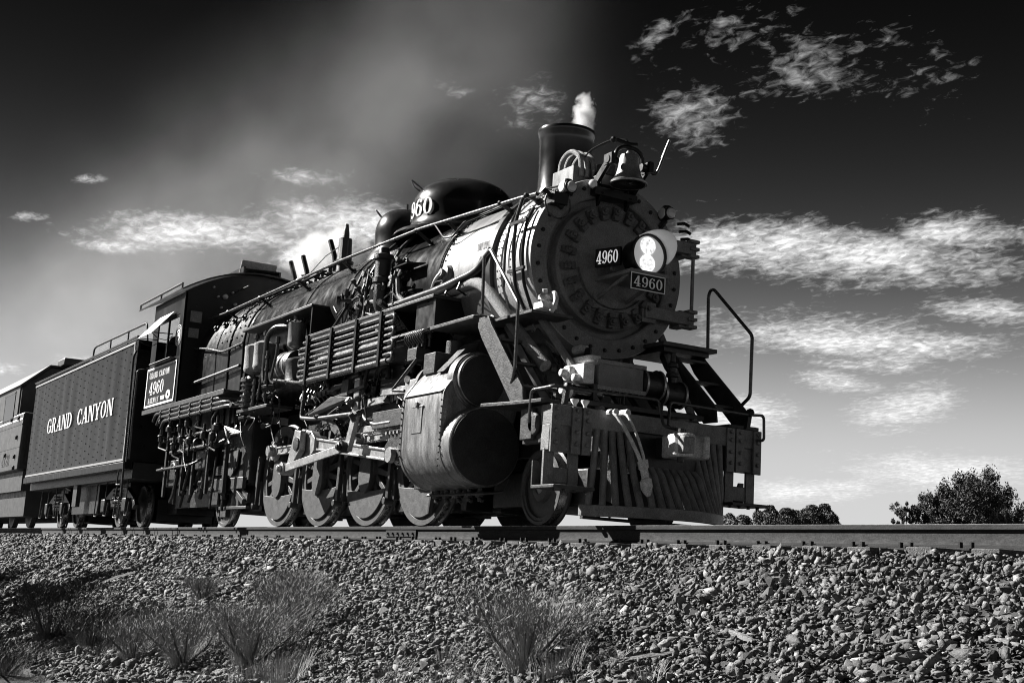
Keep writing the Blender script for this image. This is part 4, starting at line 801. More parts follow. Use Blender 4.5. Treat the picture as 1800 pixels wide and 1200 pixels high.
# diagonal braces from smokebox to beam
for s in (-1, 1):
    MB().tube([(2.7, s * .86, 2.36), (3.72, s * .62, 1.2)], .045, 10).build('front_brace', 'soot', LO)
    if s < 0: MB().bar((2.2, s * .98, 2.3), (3.3, s * .98, 1.2), .02, .11).build('front_brace', 'black', LO)
PB = MB().box(3.72, 3.92, -1.38, 1.38, .98, 1.19).build('pilot_beam', 'pilotm', LO, bevel=.008)
MB().box(3.74, 3.9, -1.38, -.98, .72, .985).build('beam_end_plate', 'pilotm', PB, bevel=.008); MB().box(3.74, 3.9, .98, 1.38, .72, .985).build('beam_end_plate', 'pilotm', PB, bevel=.008)
for yy in (-1.33, -1.08, -.95, .95, 1.08, 1.33):
    mb = MB().box(3.915, 3.945, yy - .055, yy + .055, .70, 1.185)
    for z in (.8, .92, 1.05, 1.14): mb.lathe((3.945, yy + .0, z), (1, 0, 0), [(0, .024), (.02, .024), (.026, .015)], 6)
    mb.build('beam_strap', 'pilotm', PB, bevel=.005)
for yy in (-1.06, -.93): MB().lathe((3.85, yy, 1.19), (0, 0, 1), [(0, .02), (.03, .02), (.07, .045), (.085, .045)], 10).build('flag_socket', 'white', PB)
# footboards hung from the beam ends
for s in (-1, 1):
    FBD = MB().box(3.62, 4.06, s * 1.40, s * .90, .335, .37); FBD = FBD.build('footboard', 'dusty', LO, bevel=.006)
    for yy in (1.33, 1.03): MB().box(3.80, 3.835, s * yy - .06, s * yy + .06, .37, .74).build('footboard_hanger', 'pilotm', FBD, bevel=.004)
    MB().prism([(s * 1.40, .37), (s * 1.40, .62), (s * 1.33, .62), (s * 1.28, .48), (s * 1.15, .45), (s * 1.15, .37)], 'x', 3.62, 3.645).build('side_guard', 'dusty', FBD, bevel=.004)
    MB().box(3.7, 3.82, s * 1.34, s * .95, .40, .56).build('footboard_back', 'pilotm', FBD, bevel=.01)
    mb = MB()
    for k in range(4): mb.cyl((3.95, s * (.95 + .13 * k), .31), (3.95, s * (.95 + .13 * k), .336), .02, n=6)
    mb.build('footboard_bolts', 'cast', FBD, kind='stuff')
# pilot: flat bars fanning from the beam to a bowed foot
def bow(y): return 3.86 + .62 * (1 - (abs(y) / .93) ** 2.0)
yb = np.linspace(-.93, .93, 25)
vs = [];
for y in yb:
    x_ = bow(y)
    for dx, z in ((-.05, .09), (.012, .09), (.012, .205), (-.05, .205)): vs.append((x_ + dx, y, z))
m = len(yb)
PI = MB().add(vs, [(i * 4 + k, i * 4 + (k + 1) % 4, i * 4 + 4 + (k + 1) % 4, i * 4 + 4 + k) for i in range(m - 1) for k in range(4)] + [(0, 1, 2, 3), tuple((m - 1) * 4 + k for k in (3, 2, 1, 0))]).build('pilot_foot', 'pilotm', LO, bevel=.006)
MB().box(3.85, 3.9, -.93, .93, .06, .092).build('foot_plate', 'cast', PI)
mb = MB()
yb2 = np.linspace(-.34, .34, 9)
for y in yb2: pass
nb = 18
for k in range(nb):
    y = -.87 + 1.74 * k / (nb - 1); mid = abs(y) < .38
    xb = bow(y); yt = y * (.93 if not mid else .95); xt, zt = (3.93, .975) if not mid else (4.12, .62)
    pts = [Vector((xt, yt, zt))]
    if mid: pts = [Vector((3.98, yt * .9, .60)), Vector((4.1, yt * .96, .63)), Vector((4.18, yt, .55))]
    pts.append(Vector((xt + (xb - xt) * .45, yt + (y - yt) * .5, .52 if not mid else .40))); pts.append(Vector((xb - .03, y, .14)))
    mb = MB(); vs = []; nn = 8
    P_ = []
    for i in range(len(pts) - 1):
        for q in range(4): P_.append(pts[i].lerp(pts[i + 1], q / 4))
    P_.append(pts[-1])
    for p in P_:
        for j in range(nn): a_ = 2 * math.pi * j / nn; vs.append(p + Vector((.036 * math.cos(a_) - .02, .036 * math.sin(a_), .036 * math.cos(a_) * .3)))
    mb.add(vs, [(i * nn + j, i * nn + (j + 1) % nn, i * nn + nn + (j + 1) % nn, i * nn + nn + j) for i in range(len(P_) - 1) for j in range(nn)])
    mb.build('pilot_bar', 'pilotm', LO, smooth=50)
MB().box(3.9, 4.0, -.42, .42, .56, .62).build('pilot_top_rail', 'cast', LO, bevel=.006)
MB().prism([(3.3, 1.0), (3.75, 1.0), (3.75, .25), (3.5, .3)], 'y', -.45, .45).build('pilot_brace', 'cast', LO)
# coupler
CB = MB().box(3.9, 4.02, -.42, .42, .62, 1.0).build('coupler_pocket', 'cast', LO, bevel=.02)
MB().box(3.95, 4.3, -.13, .05, .74, .96).build('coupler_shank', 'cast', CB, bevel=.02)
kn = [(x_, y_ * .82 - .03) for x_, y_ in [(4.22, -.22), (4.5, -.27), (4.6, -.2), (4.63, -.08), (4.58, -.02), (4.5, -.04), (4.47, .06), (4.5, .14), (4.56, .13), (4.59, .2), (4.52, .26), (4.4, .24), (4.24, .14)]]
CK = MB().prism(kn, 'z', .73, .97).build('coupler_knuckle', 'hose', LO, smooth=30, bevel=.025); MB().box(4.52, 4.635, -.235, -.09, .76, .94).build('knuckle_face', 'lag', CK, bevel=.02); MB().cyl((4.5, -.17, .68), (4.5, -.17, 1.02), .035, n=10).build('coupler_pin', 'cast', CK)
# cut lever across the beam
MB().tube([(3.62, -1.46, 1.0), (3.64, -1.46, 1.34), (3.98, -1.40, 1.36), (4.0, -.4, 1.365), (4.03, -.12, 1.36), (4.1, -.1, 1.08), (4.22, .1, 1.04)], .017, 8, .05).build('cut_lever', 'pipe', LO)
MB().tube([(4.05, .0, 1.1), (4.0, .05, 1.36), (4.0, 1.15, 1.345), (4.0, 1.36, 1.36), (4.0, 1.37, 1.08), (3.96, 1.3, 1.08)], .017, 8, .05).build('cut_lever', 'pipe', LO)
for yy in (-1.25, 1.16): MB().bar((3.95, yy, 1.19), (3.99, yy, 1.38), .05, .05).ball((4.0, yy, 1.37), .05, 8).build('lever_stand', 'cast', LO)
# air hoses
for dy, m_ in ((0, 'hose'), (.13, 'hose')):
    pts = [(3.98, -.72 + dy, 1.16), (4.12, -.74 + dy, 1.15), (4.24, -.66 + dy * .6, .95), (4.32, -.54 + dy * .3, .68), (4.34, -.49, .48)] if dy == 0 else [(3.98, -.57, 1.17), (4.14, -.60, 1.15), (4.26, -.56, .95), (4.33, -.5, .7), (4.345, -.475, .48)]
    H_ = MB().tube(pts, .021 - .006 * (dy > 0), 10, .12).build('air_hose', m_, LO, label='pale air hose hanging in front of the pilot')
    MB().lathe(pts[0], (1, 0, 0), [(0, .035), (.14, .035)], 10).build('hose_elbow', 'hose', H_)
    mb = MB().lathe(pts[-2], Vector(pts[-1]) - Vector(pts[-2]), [(.02, .036), (.1, .036), (.11, .028), (.2, .03), (.22, .055), (.29, .06), (.34, .045), (.38, .02)], 10)
    mb.build('hose_coupling', 'hose', H_)
# ---- box, pumps and tanks on the front deck
EQ = MB().box(3.15, 3.62, -.62, -.03, 1.47, 1.77).build('equipment_box', 'soot', LO, bevel=.012)
for z in (1.475, 1.755): MB().box(3.6, 3.645, -.65, -.01, z - .022, z + .022).build('box_flange', 'lag', EQ, bevel=.004)
mb = MB()
for k in range(6): mb.lathe((3.2 + .0 * k + .07 * k, -.6 + .09 * k, 1.77), (0, 0, 1), [(0, .03), (.03, .03), (.04, .018), (.07, .015)], 6)
for k in range(7): mb.lathe((3.645, -.62 + .085 * k, 1.445), (1, 0, 0), [(0, .014), (.012, .012)], 6)
mb.build('box_bolts', 'pipe', EQ, kind='stuff'); mb = MB().box(3.2, 3.6, -.8, -.66, 1.5, 1.72); mb.lathe((3.35, -.8, 1.62), (0, -1, 0), [(0, .09), (.06, .09), (.08, .05), (.14, .04)], 12); mb.lathe((3.5, -.78, 1.56), (0, -1, 0), [(0, .05), (.08, .05), (.1, .03)], 8); mb.box(3.15, 3.55, -.7, -.55, 1.76, 1.83); mb.build('valve_block', 'hose', EQ, bevel=.012)
TA = MB().lathe((3.55, -.95, 1.40), (0, 1, 0), [(-.06, 0), (-.02, .06), (.03, .085), (.36, .085), (.42, .05), (.46, 0)], 18).build('small_reservoir', 'gloss', LO); MB().lathe((3.55, -1.05, 1.4), (0, 1, 0), [(0, .04), (.1, .075), (.14, .08)], 16).build('reservoir_cap', 'hose', TA)
MB().box(3.45, 3.65, -.7, -.65, 1.3, 1.5).build('reservoir_strap', 'cast', TA)
for (yc, r_, z, w) in ((.12, .17, 1.6, .26), (.42, .15, 1.53, .3)):
    P_ = MB().lathe((3.5, yc - w / 2, z), (0, 1, 0), [(-.03, r_ * .5), (0, r_), (.03, r_), (.035, r_ * .9), (w - .035, r_ * .9), (w - .03, r_), (w, r_), (w + .03, r_ * .5)], 28).build('steam_pump', 'cast', LO)
    for a in (0., w - .03): MB().lathe((3.5, yc - w / 2 + a, z), (0, 1, 0), [(0, r_ + .006), (.028, r_ + .006)], 28, cap=False).build('pump_ring', 'steel', P_)
MB().lathe((3.5, .45, 1.66), (0, 0, 1), [(0, .05), (.06, .05), (.07, .075), (.11, .07), (.12, .045), (.17, .045), (.18, .065), (.22, .06), (.24, .03), (.34, .025)], 12).build('pump_valve', 'cast', LO)
MB().box(2.9, 3.72, -.9, .75, 1.25, 1.31).build('deck_shelf', 'cast', LO, bevel=.006)
for k in range(6): MB().tube([(2.5, -.7 + .28 * k, 1.95), (2.9, -.7 + .28 * k, 1.9 - .05 * (k % 3)), (3.1, -.65 + .26 * k, 1.55), (3.3, -.6 + .26 * k, 1.3)], .022 + .01 * (k % 2), 8, .12).build('deck_pipe', 'cast', LO)
MB().lathe((2.86, -.45, 1.98), (.9, .2, .1), [(0, .05), (.12, .05), (.16, .035), (.2, .02)], 10).build('drain_valve', 'hose', LO)
mb = MB().box(3.02, 3.22, -1.12, -.94, 2.33, 2.4); mb.lathe((3.1, -1.02, 2.36), (.2, -.2, 1), [(0, .05), (.08, .05), (.09, .08), (.13, .07), (.15, .03), (.2, .03)], 10); mb.tube([(3.1, -1.0, 2.42), (3.22, -.98, 2.52), (3.3, -1.0, 2.4), (3.28, -1.05, 2.28)], .03, 8, .05); mb.build('step_valve', 'hose', LO)
MB().box(2.2, 3.12, -1.2, -.66, 2.28, 2.31).build('valve_shelf', 'dusty', LO)
# ---- cab
RF = []
for a in np.linspace(-1, 1, 25): RF.append((1.52 * a, 4.37 + .52 * (1 - abs(a) ** 2.0)))
xf, xr = -9.03, -11.25
mb = MB()
fw = [(-1.5, 2.25)] + RF + [(1.5, 2.25)]
FWL = MB().prism(fw, 'x', xf - .03, xf).build('cab_front', 'black', LO, smooth=20)
for (y0, y1, z0, z1) in ((-1.39, -1.17, 3.80, 4.01), (-1.4, -1.2, 3.50, 3.68)):
    g = MB().box(xf + .001, xf + .012, y0, y1, z0, z1).build('pane', 'lag', FWL); frame_yz(xf + .012, y0 - .02, y1 + .02, z0 - .02, z1 + .02, .02).build('window_frame', 'black', FWL)
for s in (-1, 1):
    y = s * 1.5; a, b = min(y, y - s * .03), max(y, y - s * .03); CS = MB()
    CS.box(xf - .28, xf, a, b, 2.25, 4.37); CS.box(-11.1, xf - .28, a, b, 2.25, 3.12); CS.box(-11.1, xf - .28, a, b, 3.98, 4.37); CS.box(-11.1, -10.75, a, b, 3.12, 3.98)
    CS = CS.build('cab_side', 'tender', LO, smooth=20)
    mb = MB().box(-10.75, xf - .28, a - .01 * s, b, 3.93, 3.985); mb.box(-10.75, xf - .28, a, b, 3.115, 3.16); mb.box(-10.05, -10.0, a, b, 3.16, 3.93); mb.build('window_frame', 'black', CS)
    MB().box(-10.75, xf - .3, y - .12 * (s < 0), y + .12 * (s > 0), 3.10, 3.14).build('arm_rest', 'dusty', CS, bevel=.02)
    rr = MB().box(-11.15, -9.17, y - .012, y + .012, 2.295, 3.075).build('sign_panel', 'tender', LO, label='dark sign panel with white border and railway lettering')
    yo = y + s * .0125; fo = lambda u0, u1, z0, z1: (u0, u1, min(yo, yo + s * .004), max(yo, yo + s * .004), z0, z1)
    fb = MB().box(*fo(-11.15, -9.17, 2.295, 2.335)).box(*fo(-11.15, -9.17, 3.04, 3.075)).box(*fo(-11.15, -11.11, 2.335, 3.04)).box(*fo(-9.21, -9.17, 2.335, 3.04)).build('border', 'white', rr, smooth=0)
    if s < 0:
        X0 = -10.95
        letter('GRAND CANYON', lambda u, v, w: (X0 + 1.35 * u, -1.5165 - w, 2.86 + .12 * v), 'lettering', 'worn', rr, .06)
        letter('4960', lambda u, v, w: (X0 + .06 + .98 * u, -1.5165 - w, 2.53 + .26 * v), 'lettering', 'worn', rr, .1)
        letter('RAILWAY', lambda u, v, w: (X0 + .05 + .72 * u, -1.5165 - w, 2.36 + .11 * v), 'lettering', 'worn', rr, .06)
        mb = MB()
        for k in range(4): mb.box(-10.02 + .07 * k, -9.98 + .07 * k, -1.52, -1.516, 2.38, 2.46)
        for p in ring(-9.55, 2.45, .14, .09, .03, .03): mb.add([(q[0], -1.518, q[1]) for q in p], [(0, 1, 2, 3)])
        for p in ring(-9.55, 2.45, .09, .05, .03, .02): mb.add([(q[0], -1.519, q[1]) for q in p], [(0, 1, 2, 3)])
        mb.build('emblem', 'white', rr, smooth=0)
        # round herald ahead of the window
        HD = MB().lathe((-9.27, -1.5, 3.55), (0, -1, 0), [(0, .2), (.01, .2)], 40).build('herald', 'white', LO); mb = MB()
        for (a_, b_) in ((.19, .165), (.15, .12), (.075, .05)):
            for p in ring(-9.27, 3.55, a_, a_, a_ - b_, a_ - b_, n=32): mb.add([(q[0], -1.512, q[1]) for q in p], [(0, 1, 2, 3)])
        mb.add([(-9.31, -1.513, 3.46), (-9.23, -1.513, 3.46), (-9.24, -1.513, 3.52), (-9.3, -1.513, 3.52)], [(0, 1, 2, 3)]); mb.build('herald_print', 'tender', HD, smooth=0)
        AW = MB().prism([(-1.53, 4.06), (-1.92, 3.60), (-1.92, 3.592), (-1.53, 4.052)], 'x', -10.62, -9.62).build('awning', 'canvas', LO, smooth=0)
        for xx in (-10.60, -9.64): MB().tube([(xx, -1.51, 3.62), (xx, -1.91, 3.60)], .01, 6).tube([(xx, -1.51, 3.58), (xx + .0, -1.62, 3.48), (xx, -1.8, 3.5), (xx, -1.91, 3.59)], .008, 6, .1).build('awning_stay', 'black', AW)
mb = MB().add([], [])
vs = []
for xx in (xf + .12, -11.95):
    for y, z in RF: vs.append((xx, y * 1.06, z + .03))
    for y, z in RF: vs.append((xx, y * 1.06, z - .0))
n = len(RF); fs = []
for i in range(n - 1): fs += [(i, i + 1, 2 * n + i + 1, 2 * n + i), (n + i, 3 * n + i, 3 * n + i + 1, n + i + 1), (i, n + i, n + i + 1, i + 1), (2 * n + i, 2 * n + i + 1, 3 * n + i + 1, 3 * n + i)]
fs += [(0, 2 * n, 3 * n, n), (n - 1, 2 * n - 1, 4 * n - 1, 3 * n - 1)]
RO = MB().add(vs, fs).build('cab_roof', 'black', LO, smooth=40)
MB().tube([(-9.0, -1.6, 4.5), (-11.9, -1.6, 4.5)], .02, 6).tube([(-9.0, -1.6, 4.38), (-9.0, -1.6, 4.5)], .018, 6).tube([(-10.4, -1.6, 4.38), (-10.4, -1.6, 4.5)], .018, 6).tube([(-11.9, -1.6, 4.38), (-11.9, -1.6, 4.5)], .018, 6).build('gutter_rail', 'black', RO)
HT = MB().obox((-9.75, .02, 5.02), (.5, 0, .02), (0, .34, .02), (0.02, -.02, .02)); HT.obox((-9.75, -.35, 4.98), (.5, 0, 0), (0, .02, 0), (0, 0, .1)); HT.obox((-9.75, .38, 4.98), (.5, 0, 0), (0, .02, 0), (0, 0, .1)); HT.build('roof_hatch', 'black', RO)
hv = MB().obox((-9.42, -.02, 5.1), (.07, 0, .13), (0, .36, .0), (.01, 0, -.006)).build('hatch_flap', 'lag', RO)
MB().box(-11.3, -9.0, -1.48, 1.48, 2.19, 2.25).build('cab_floor', 'dusty', LO); MB().box(-11.3, -6.25, -1.51, -1.46, 2.17, 2.255).build('floor_edge', 'dusty', LO, bevel=.004); MB().box(-11.3, -6.25, 1.46, 1.51, 2.17, 2.255).build('floor_edge', 'dusty', LO)
ST_ = MB().box(-10.6, -10.2, -1.35, -.9, 2.9, 3.0); ST_.box(-10.7, -10.6, -1.35, -.9, 2.95, 3.6); ST_.prism([(-1.3, 3.6), (-.95, 3.6), (-1.0, 3.72), (-1.12, 3.78), (-1.25, 3.72)], 'x', -10.7, -10.6); ST_.build('driver_seat', 'rubber', LO, bevel=.03)
MB().box(-9.6, -9.06, -.8, .8, 2.25, 4.1).build('backhead', 'black', LO, bevel=.05)
# cab front fittings
for (y, z, r_) in ((-.76, 4.37, .05), (-1.0, 4.52, .02), (-.62, 4.47, .02), (-.82, 4.15, .02), (-.55, 4.25, .03), (-.9, 4.35, .02)): MB().lathe((xf, y, z), (1, 0, 0), [(0, r_), (.06, r_), (.08, r_ * .6)], 8).build('pipe_fitting', 'hose', FWL)
MB().tube([(-9.0, -.55, 4.5), (-8.3, -.55, 4.5)], .018, 6).build('lift_rod', 'pipe', FWL)
# pipes below the cab
for k in range(3):
    z = 2.13 - .085 * k; PP = MB().tube([(-10.6 + .3 * k, -1.45, z - .12), (-10.4 + .3 * k, -1.47, z), (-6.6 + .25 * k, -1.47, z + .0), (-6.35 + .25 * k, -1.3, z), (-6.3 + .25 * k, -1.0, z)], .034 - .004 * (k == 0), 10, .12).build('underfloor_pipe', 'pipe', LO)
    mb = MB()
    for j in range(6): mb.lathe((-10.0 + .62 * j, -1.47, z), (1, 0, 0), [(0, .05), (.06, .05)], 8)
    mb.build('pipe_unions', 'pipe', PP, kind='stuff')
for k, (xx, z) in enumerate(((-9.0, 1.72), (-8.5, 1.78), (-9.6, 1.75), (-7.9, 1.86), (-7.5, 1.5), (-8.3, 1.45), (-10.2, 1.6), (-7.0, 1.45), (-6.8, 1.6), (-9.3, 1.4), (-8.8, 1.5))):
    mb = MB().lathe((xx, -1.38, z), (0, 0, 1), [(-.1, .02), (-.02, .025), (0, .05 + .02 * (k % 3)), (.08, .05 + .02 * (k % 3)), (.09, .07), (.12, .06), (.13, .03), (.26, .025)], 12); mb.tube([(xx, -1.38, z), (xx + .12 - .08 * (k % 4), -1.4, z - .12), (xx + .4 - .25 * (k % 3), -1.36, z - .2)], .016, 7, .05); mb.build('feed_valve', 'cast' if k % 3 else 'pipe', LO)
MB().tube([(-8.6, -1.4, 1.5), (-8.45, -1.42, 1.2), (-8.2, -1.42, .95)], .012, 6, .1).build('drip_pipe', 'cast', LO); MB().tube([(-7.1, -1.35, 1.55), (-7.0, -1.42, 1.8), (-6.7, -1.42, 1.98)], .02, 6, .05).build('drip_pipe', 'pipe', LO)
IN = MB().lathe((-9.0, -1.25, 1.45), (1, 0, 0), [(-.05, .06), (0, .1), (.2, .11), (.22, .14), (.3, .14), (.32, .1), (.8, .09), (.82, .12), (.9, .12), (.95, .06)], 16).build('injector', 'cast', LO)
# trailing truck
MB().box(-8.9, -6.2, -1.05, -.98, .62, .82).build('truck_frame', 'dusty', LO, bevel=.01); MB().box(-8.9, -6.2, .98, 1.05, .62, .82).build('truck_frame', 'dusty', LO, bevel=.01)
MB().box(-8.0, -7.5, -1.02, -.84, .36, .75).build('journal_box', 'cast', LO, bevel=.02)
mb = MB().prism([(-6.9, .75), (-6.1, .55), (-6.1, .4), (-6.9, .3)], 'y', -.98, -.92); mb.bar((-6.9, -1.02, .72), (-6.15, -1.02, .4), .05, .1); mb.box(-7.25, -6.95, -1.04, -.96, .15, .32); mb.box(-7.3, -5.9, -1.06, -1.0, .28, .33); mb.build('truck_brace', 'dusty', LO, bevel=.006)
for k in range(5): MB().bar((-8.3 + .0 * k, -1.0, .9 + .035 * k), (-7.2 + .0 * k, -1.0, .9 + .035 * k), .09, .028).build('leaf_spring', 'cast', LO)
for (a, b, r_) in (((-6.95, -1.1, 1.25), (-7.0, -1.1, .25), .03), ((-6.95, -1.1, .85), (-6.95, -1.1, .45), .06), ((-8.2, -1.12, 1.15), (-8.9, -1.12, .45), .04), ((-8.9, -1.15, 1.1), (-9.3, -1.15, .35), .035), ((-7.5, -1.12, 1.2), (-7.6, -1.12, .3), .02), ((-9.4, -1.2, 1.3), (-9.55, -1.2, .4), .025), ((-8.0, -1.1, 1.0), (-8.3, -1.1, .5), .05)):
    mb = MB().tube([a, b], r_, 8); mb.lathe(Vector(a).lerp(Vector(b), .6), Vector(b) - Vector(a), [(0, r_ * 1.7), (.06, r_ * 1.7)], 8); mb.build('equaliser_link', 'cast', LO)
MB().tube([(-9.9, -1.2, 1.1), (-9.6, -1.22, 1.18), (-9.4, -1.22, 1.0), (-9.5, -1.22, .6), (-9.75, -1.2, .45)], .045, 8, .1).build('injector_hose', 'cast', LO)
MB().prism([(-7.4, 1.25), (-6.7, 1.3), (-6.75, 1.0), (-7.0, .85), (-7.4, .95)], 'y', -1.0, -.97).build('ash_pan_plate', 'wheel', LO)
for k in range(5): MB().tube([(-6.5 + .05 * k, -1.3, 1.35), (-6.2 - .1 * k, -1.32, 1.5 + .04 * k), (-5.7, -1.3, 1.5)], .02, 6, .05).build('grate_rod', 'cast', LO)

# small fittings crowding the flank between the boards and the rods
def fitting(x, y, z, sc, k):
    r = random.Random(k); d = Vector((r.gauss(0, .5), -1, r.gauss(0, .5))) if k % 2 else Vector((r.gauss(0, .2), r.gauss(0, .2), 1)); mb = MB(); pr = [(0, .03 * sc)]; t = 0
    for _ in range(r.randint(3, 5)): q = r.uniform(.018, .06) * sc; pr += [(t, q), (t + r.uniform(.02, .06) * sc, q)]; t = pr[-1][0] + .003
    mb.lathe((x, y, z), d, pr, 8); p = Vector((x, y, z)); pts = [p]
    for _ in range(3): p = p + Vector((r.gauss(0, .16), r.gauss(0, .03), r.gauss(-.05, .14))) * sc; pts.append(p)
    mb.tube([tuple(q) for q in pts], .012 * sc, 6, .04); mb.build('fitting', ('cast', 'pipe', 'cast', 'dusty')[k % 4], LO)
k = 0
for (xa, xb, za, zb_, yy, n_, sc0, sc1) in ((-3.4, -.9, 1.5, 2.05, -1.2, 22, .6, 1.2), (-6.2, -4.2, 1.55, 2.2, -1.3, 18, .6, 1.1), (-.6, .9, 1.5, 2.3, -1.15, 12, .6, 1.1), (-2.0, -.2, 2.8, 3.3, -1.24, 16, .6, 1.2), (2.3, 3.4, 1.35, 1.9, -.6, 14, .6, 1.1)):
    for _ in range(n_): k += 1; fitting(random.uniform(xa, xb), yy + random.uniform(-.1, .1), random.uniform(za, zb_), random.uniform(sc0, sc1), k)
# orderly pipes, hangers and boxes below the cab
for j, (z, xa, xb, r_) in enumerate(((1.62, -10.8, -7.2, .028), (1.36, -9.9, -6.6, .035), (1.05, -10.6, -8.0, .025))):
    PP = MB().tube([(xa, -1.05, z + .12), (xa + .15, -1.28 - .03 * (j % 3), z), (xb - .2, -1.28 - .03 * (j % 3), z + .03), (xb, -1.1, z + .2)], r_, 8, .12).build('injector_pipe', 'cast', LO)
    for q in range(3): xx = xa + .6 + (xb - xa - 1.) * q / 2; MB().lathe((xx, -1.28 - .03 * (j % 3), z + .01), (1, 0, 0), [(0, r_ * 1.7), (.06, r_ * 1.7), (.07, r_ * 1.3), (.1, r_ * 1.3)], 8).build('pipe_union', 'cast', PP)
for xx, w_ in ((-10.3, .1), (-9.2, .07), (-8.55, .08), (-7.7, .07), (-6.75, .09)): MB().box(xx - w_ / 2, xx + w_ / 2, -1.22, -1.17, .55, 2.17).build('frame_hanger', 'cast', LO, bevel=.006)
MB().box(-10.6, -9.5, -1.15, -.7, .75, 1.25).build('battery_box', 'cast', LO, bevel=.015); MB().box(-8.45, -7.85, -1.2, -.95, 1.0, 1.45).build('stoker_engine', 'cast', LO, bevel=.03)
# ================================================================== tender
TE = thing('tender', 'dark riveted tender lettered GRAND CANYON behind the cab', 'tender', (-17, 0, 0))
x0, x1, ys, z0, z1 = -22.3, -11.95, 1.55, 1.28, 3.82
def side(s):
    nx, nz = 150, 24; vs = []; fs = []
    for i in range(nx + 1):
        xx = x0 + (x1 - x0) * i / nx
        for k in range(nz + 1):
            t = k / nz; w = (.007 + .004 * math.sin(xx * 1.3)) * math.sin(xx * 7.76 + .4 * math.sin(3 * t)) * math.sin(math.pi * t) ** .5 + .006 * math.sin(xx * 3.1 + 2 * t) * math.sin(math.pi * t)
            vs.append((xx, s * (ys + w), z0 + (z1 - z0) * t))
    for i in range(nx):
        for k in range(nz): a = i * (nz + 1) + k; fs.append((a, a + nz + 1, a + nz + 2, a + 1))
    return MB().add(vs, fs).build('tank_side', 'tender', TE, smooth=60)
for s in (-1, 1):
    T_ = side(s); mb = MB(); yo = s * (ys + .008)
    for k in range(26):
        xx = x0 + .12 + .405 * k
        for j in range(15 if k % 2 else 14): mb.lathe((xx, yo - s * .004, z0 + .14 + .17 * j + (.0 if k % 2 else .085)), (0, s, 0), [(0, .017), (.008, .014), (.012, .0)], 6)
    for k in range(64): 
        for xx in (x1 - .04, x1 - .3): mb.lathe((xx, yo, z0 + .02 + .039 * k), (0, s, 0), [(0, .012), (.008, .008), (.01, .0)], 5) if (xx > x1 - .1 or k % 2) else None
    mb.build('rivets', 'tender', T_, kind='stuff', smooth=0)
    st_ = MB(); e = s * (ys + .016); st_.box(x0, x1 - .2, min(e, e + s * .004), max(e, e + s * .004), z1 - .09, z1 - .045); st_.box(x0, x1 - .2, min(e, e + s * .004), max(e, e + s * .004), z0 + .02, z0 + .065); st_.box(x1 - .245, x1 - .2, min(e, e + s * .0045), max(e, e + s * .0045), z0 + .065, z1 - .09)
    st_.build('border_stripe', 'lag', T_, smooth=0)
    if s < 0: letter('GRAND', lambda u, v, w: (-20.1 + 2.75 * u, -1.573 - w, 2.33 + .38 * v), 'lettering', 'worn', T_, .1); letter('CANYON', lambda u, v, w: (-16.75 + 3.3 * u, -1.573 - w, 2.33 + .38 * v), 'lettering', 'worn', T_, .1)
    MB().box(x0, x1 + .1, min(s * 1.45, s * 1.6), max(s * 1.45, s * 1.6), 1.12, 1.27).build('side_sill', 'tender', TE, bevel=.01)
    MB().tube([(x0, s * 1.57, 3.85), (x1, s * 1.57, 3.85)], .03, 8).build('top_beading', 'gloss', TE)
MB().box(x0, x1, -1.5, 1.5, 3.6, 3.72).build('tank_top', 'black', TE); MB().box(x1 - .06, x1, -1.54, 1.54, 1.28, 3.8).build('tank_front', 'black', TE); MB().box(x0, x0 + .06, -1.54, 1.54, 1.28, 3.8).build('tank_rear', 'black', TE)
MB().box(x0, x1, -1.4, 1.4, .95, 1.3).build('underframe', 'cast', TE)
MB().tube([(-18, -1.1, 3.7), (-17.95, -1.1, 4.36), (-17.7, -1.1, 4.40), (-13.2, -1.1, 4.38), (-12.9, -1.1, 3.7)], .022, 8, .1).build('deck_handrail', 'black', TE)
for xx in (-16.3, -14.7): MB().cyl((xx, -1.1, 3.7), (xx, -1.1, 4.39), .018, n=8).build('handrail_post', 'black', TE)
mb = MB()
LD = MB().tube([(-11.85, -1.6, 3.55), (-11.82, -1.66, 3.4), (-11.7, -1.66, 1.6), (-11.62, -1.66, .55)], .022, 8, .06).tube([(-11.6, -1.2, 3.2), (-11.55, -1.62, 3.1), (-11.45, -1.64, 1.9), (-11.5, -1.62, 1.3)], .022, 8, .06).build('grab_iron', 'pipe', TE)
for k in range(3): MB().tube([(-12.1, -1.64, 1.1 - .35 * k), (-12.08, -1.66, .8 - .33 * k), (-11.75, -1.66, .8 - .33 * k), (-11.75, -1.64, 1.1 - .35 * k)], .016, 6, .03).build('step_iron', 'pipe', TE)
MB().cyl((-16.6, -1.2, 1.0), (-13.5, -1.2, 1.0), .075, n=14).build('train_pipe', 'pipe', TE); MB().tube([(-22, -1.2, 1.0), (-19, -1.2, 1.0), (-18.6, -1.1, .9)], .05, 8, .1).build('train_pipe', 'pipe', TE)
MB().box(-17.35, -16.95, -1.35, -1.25, .45, 1.05).build('tool_box', 'dusty', TE, bevel=.01)
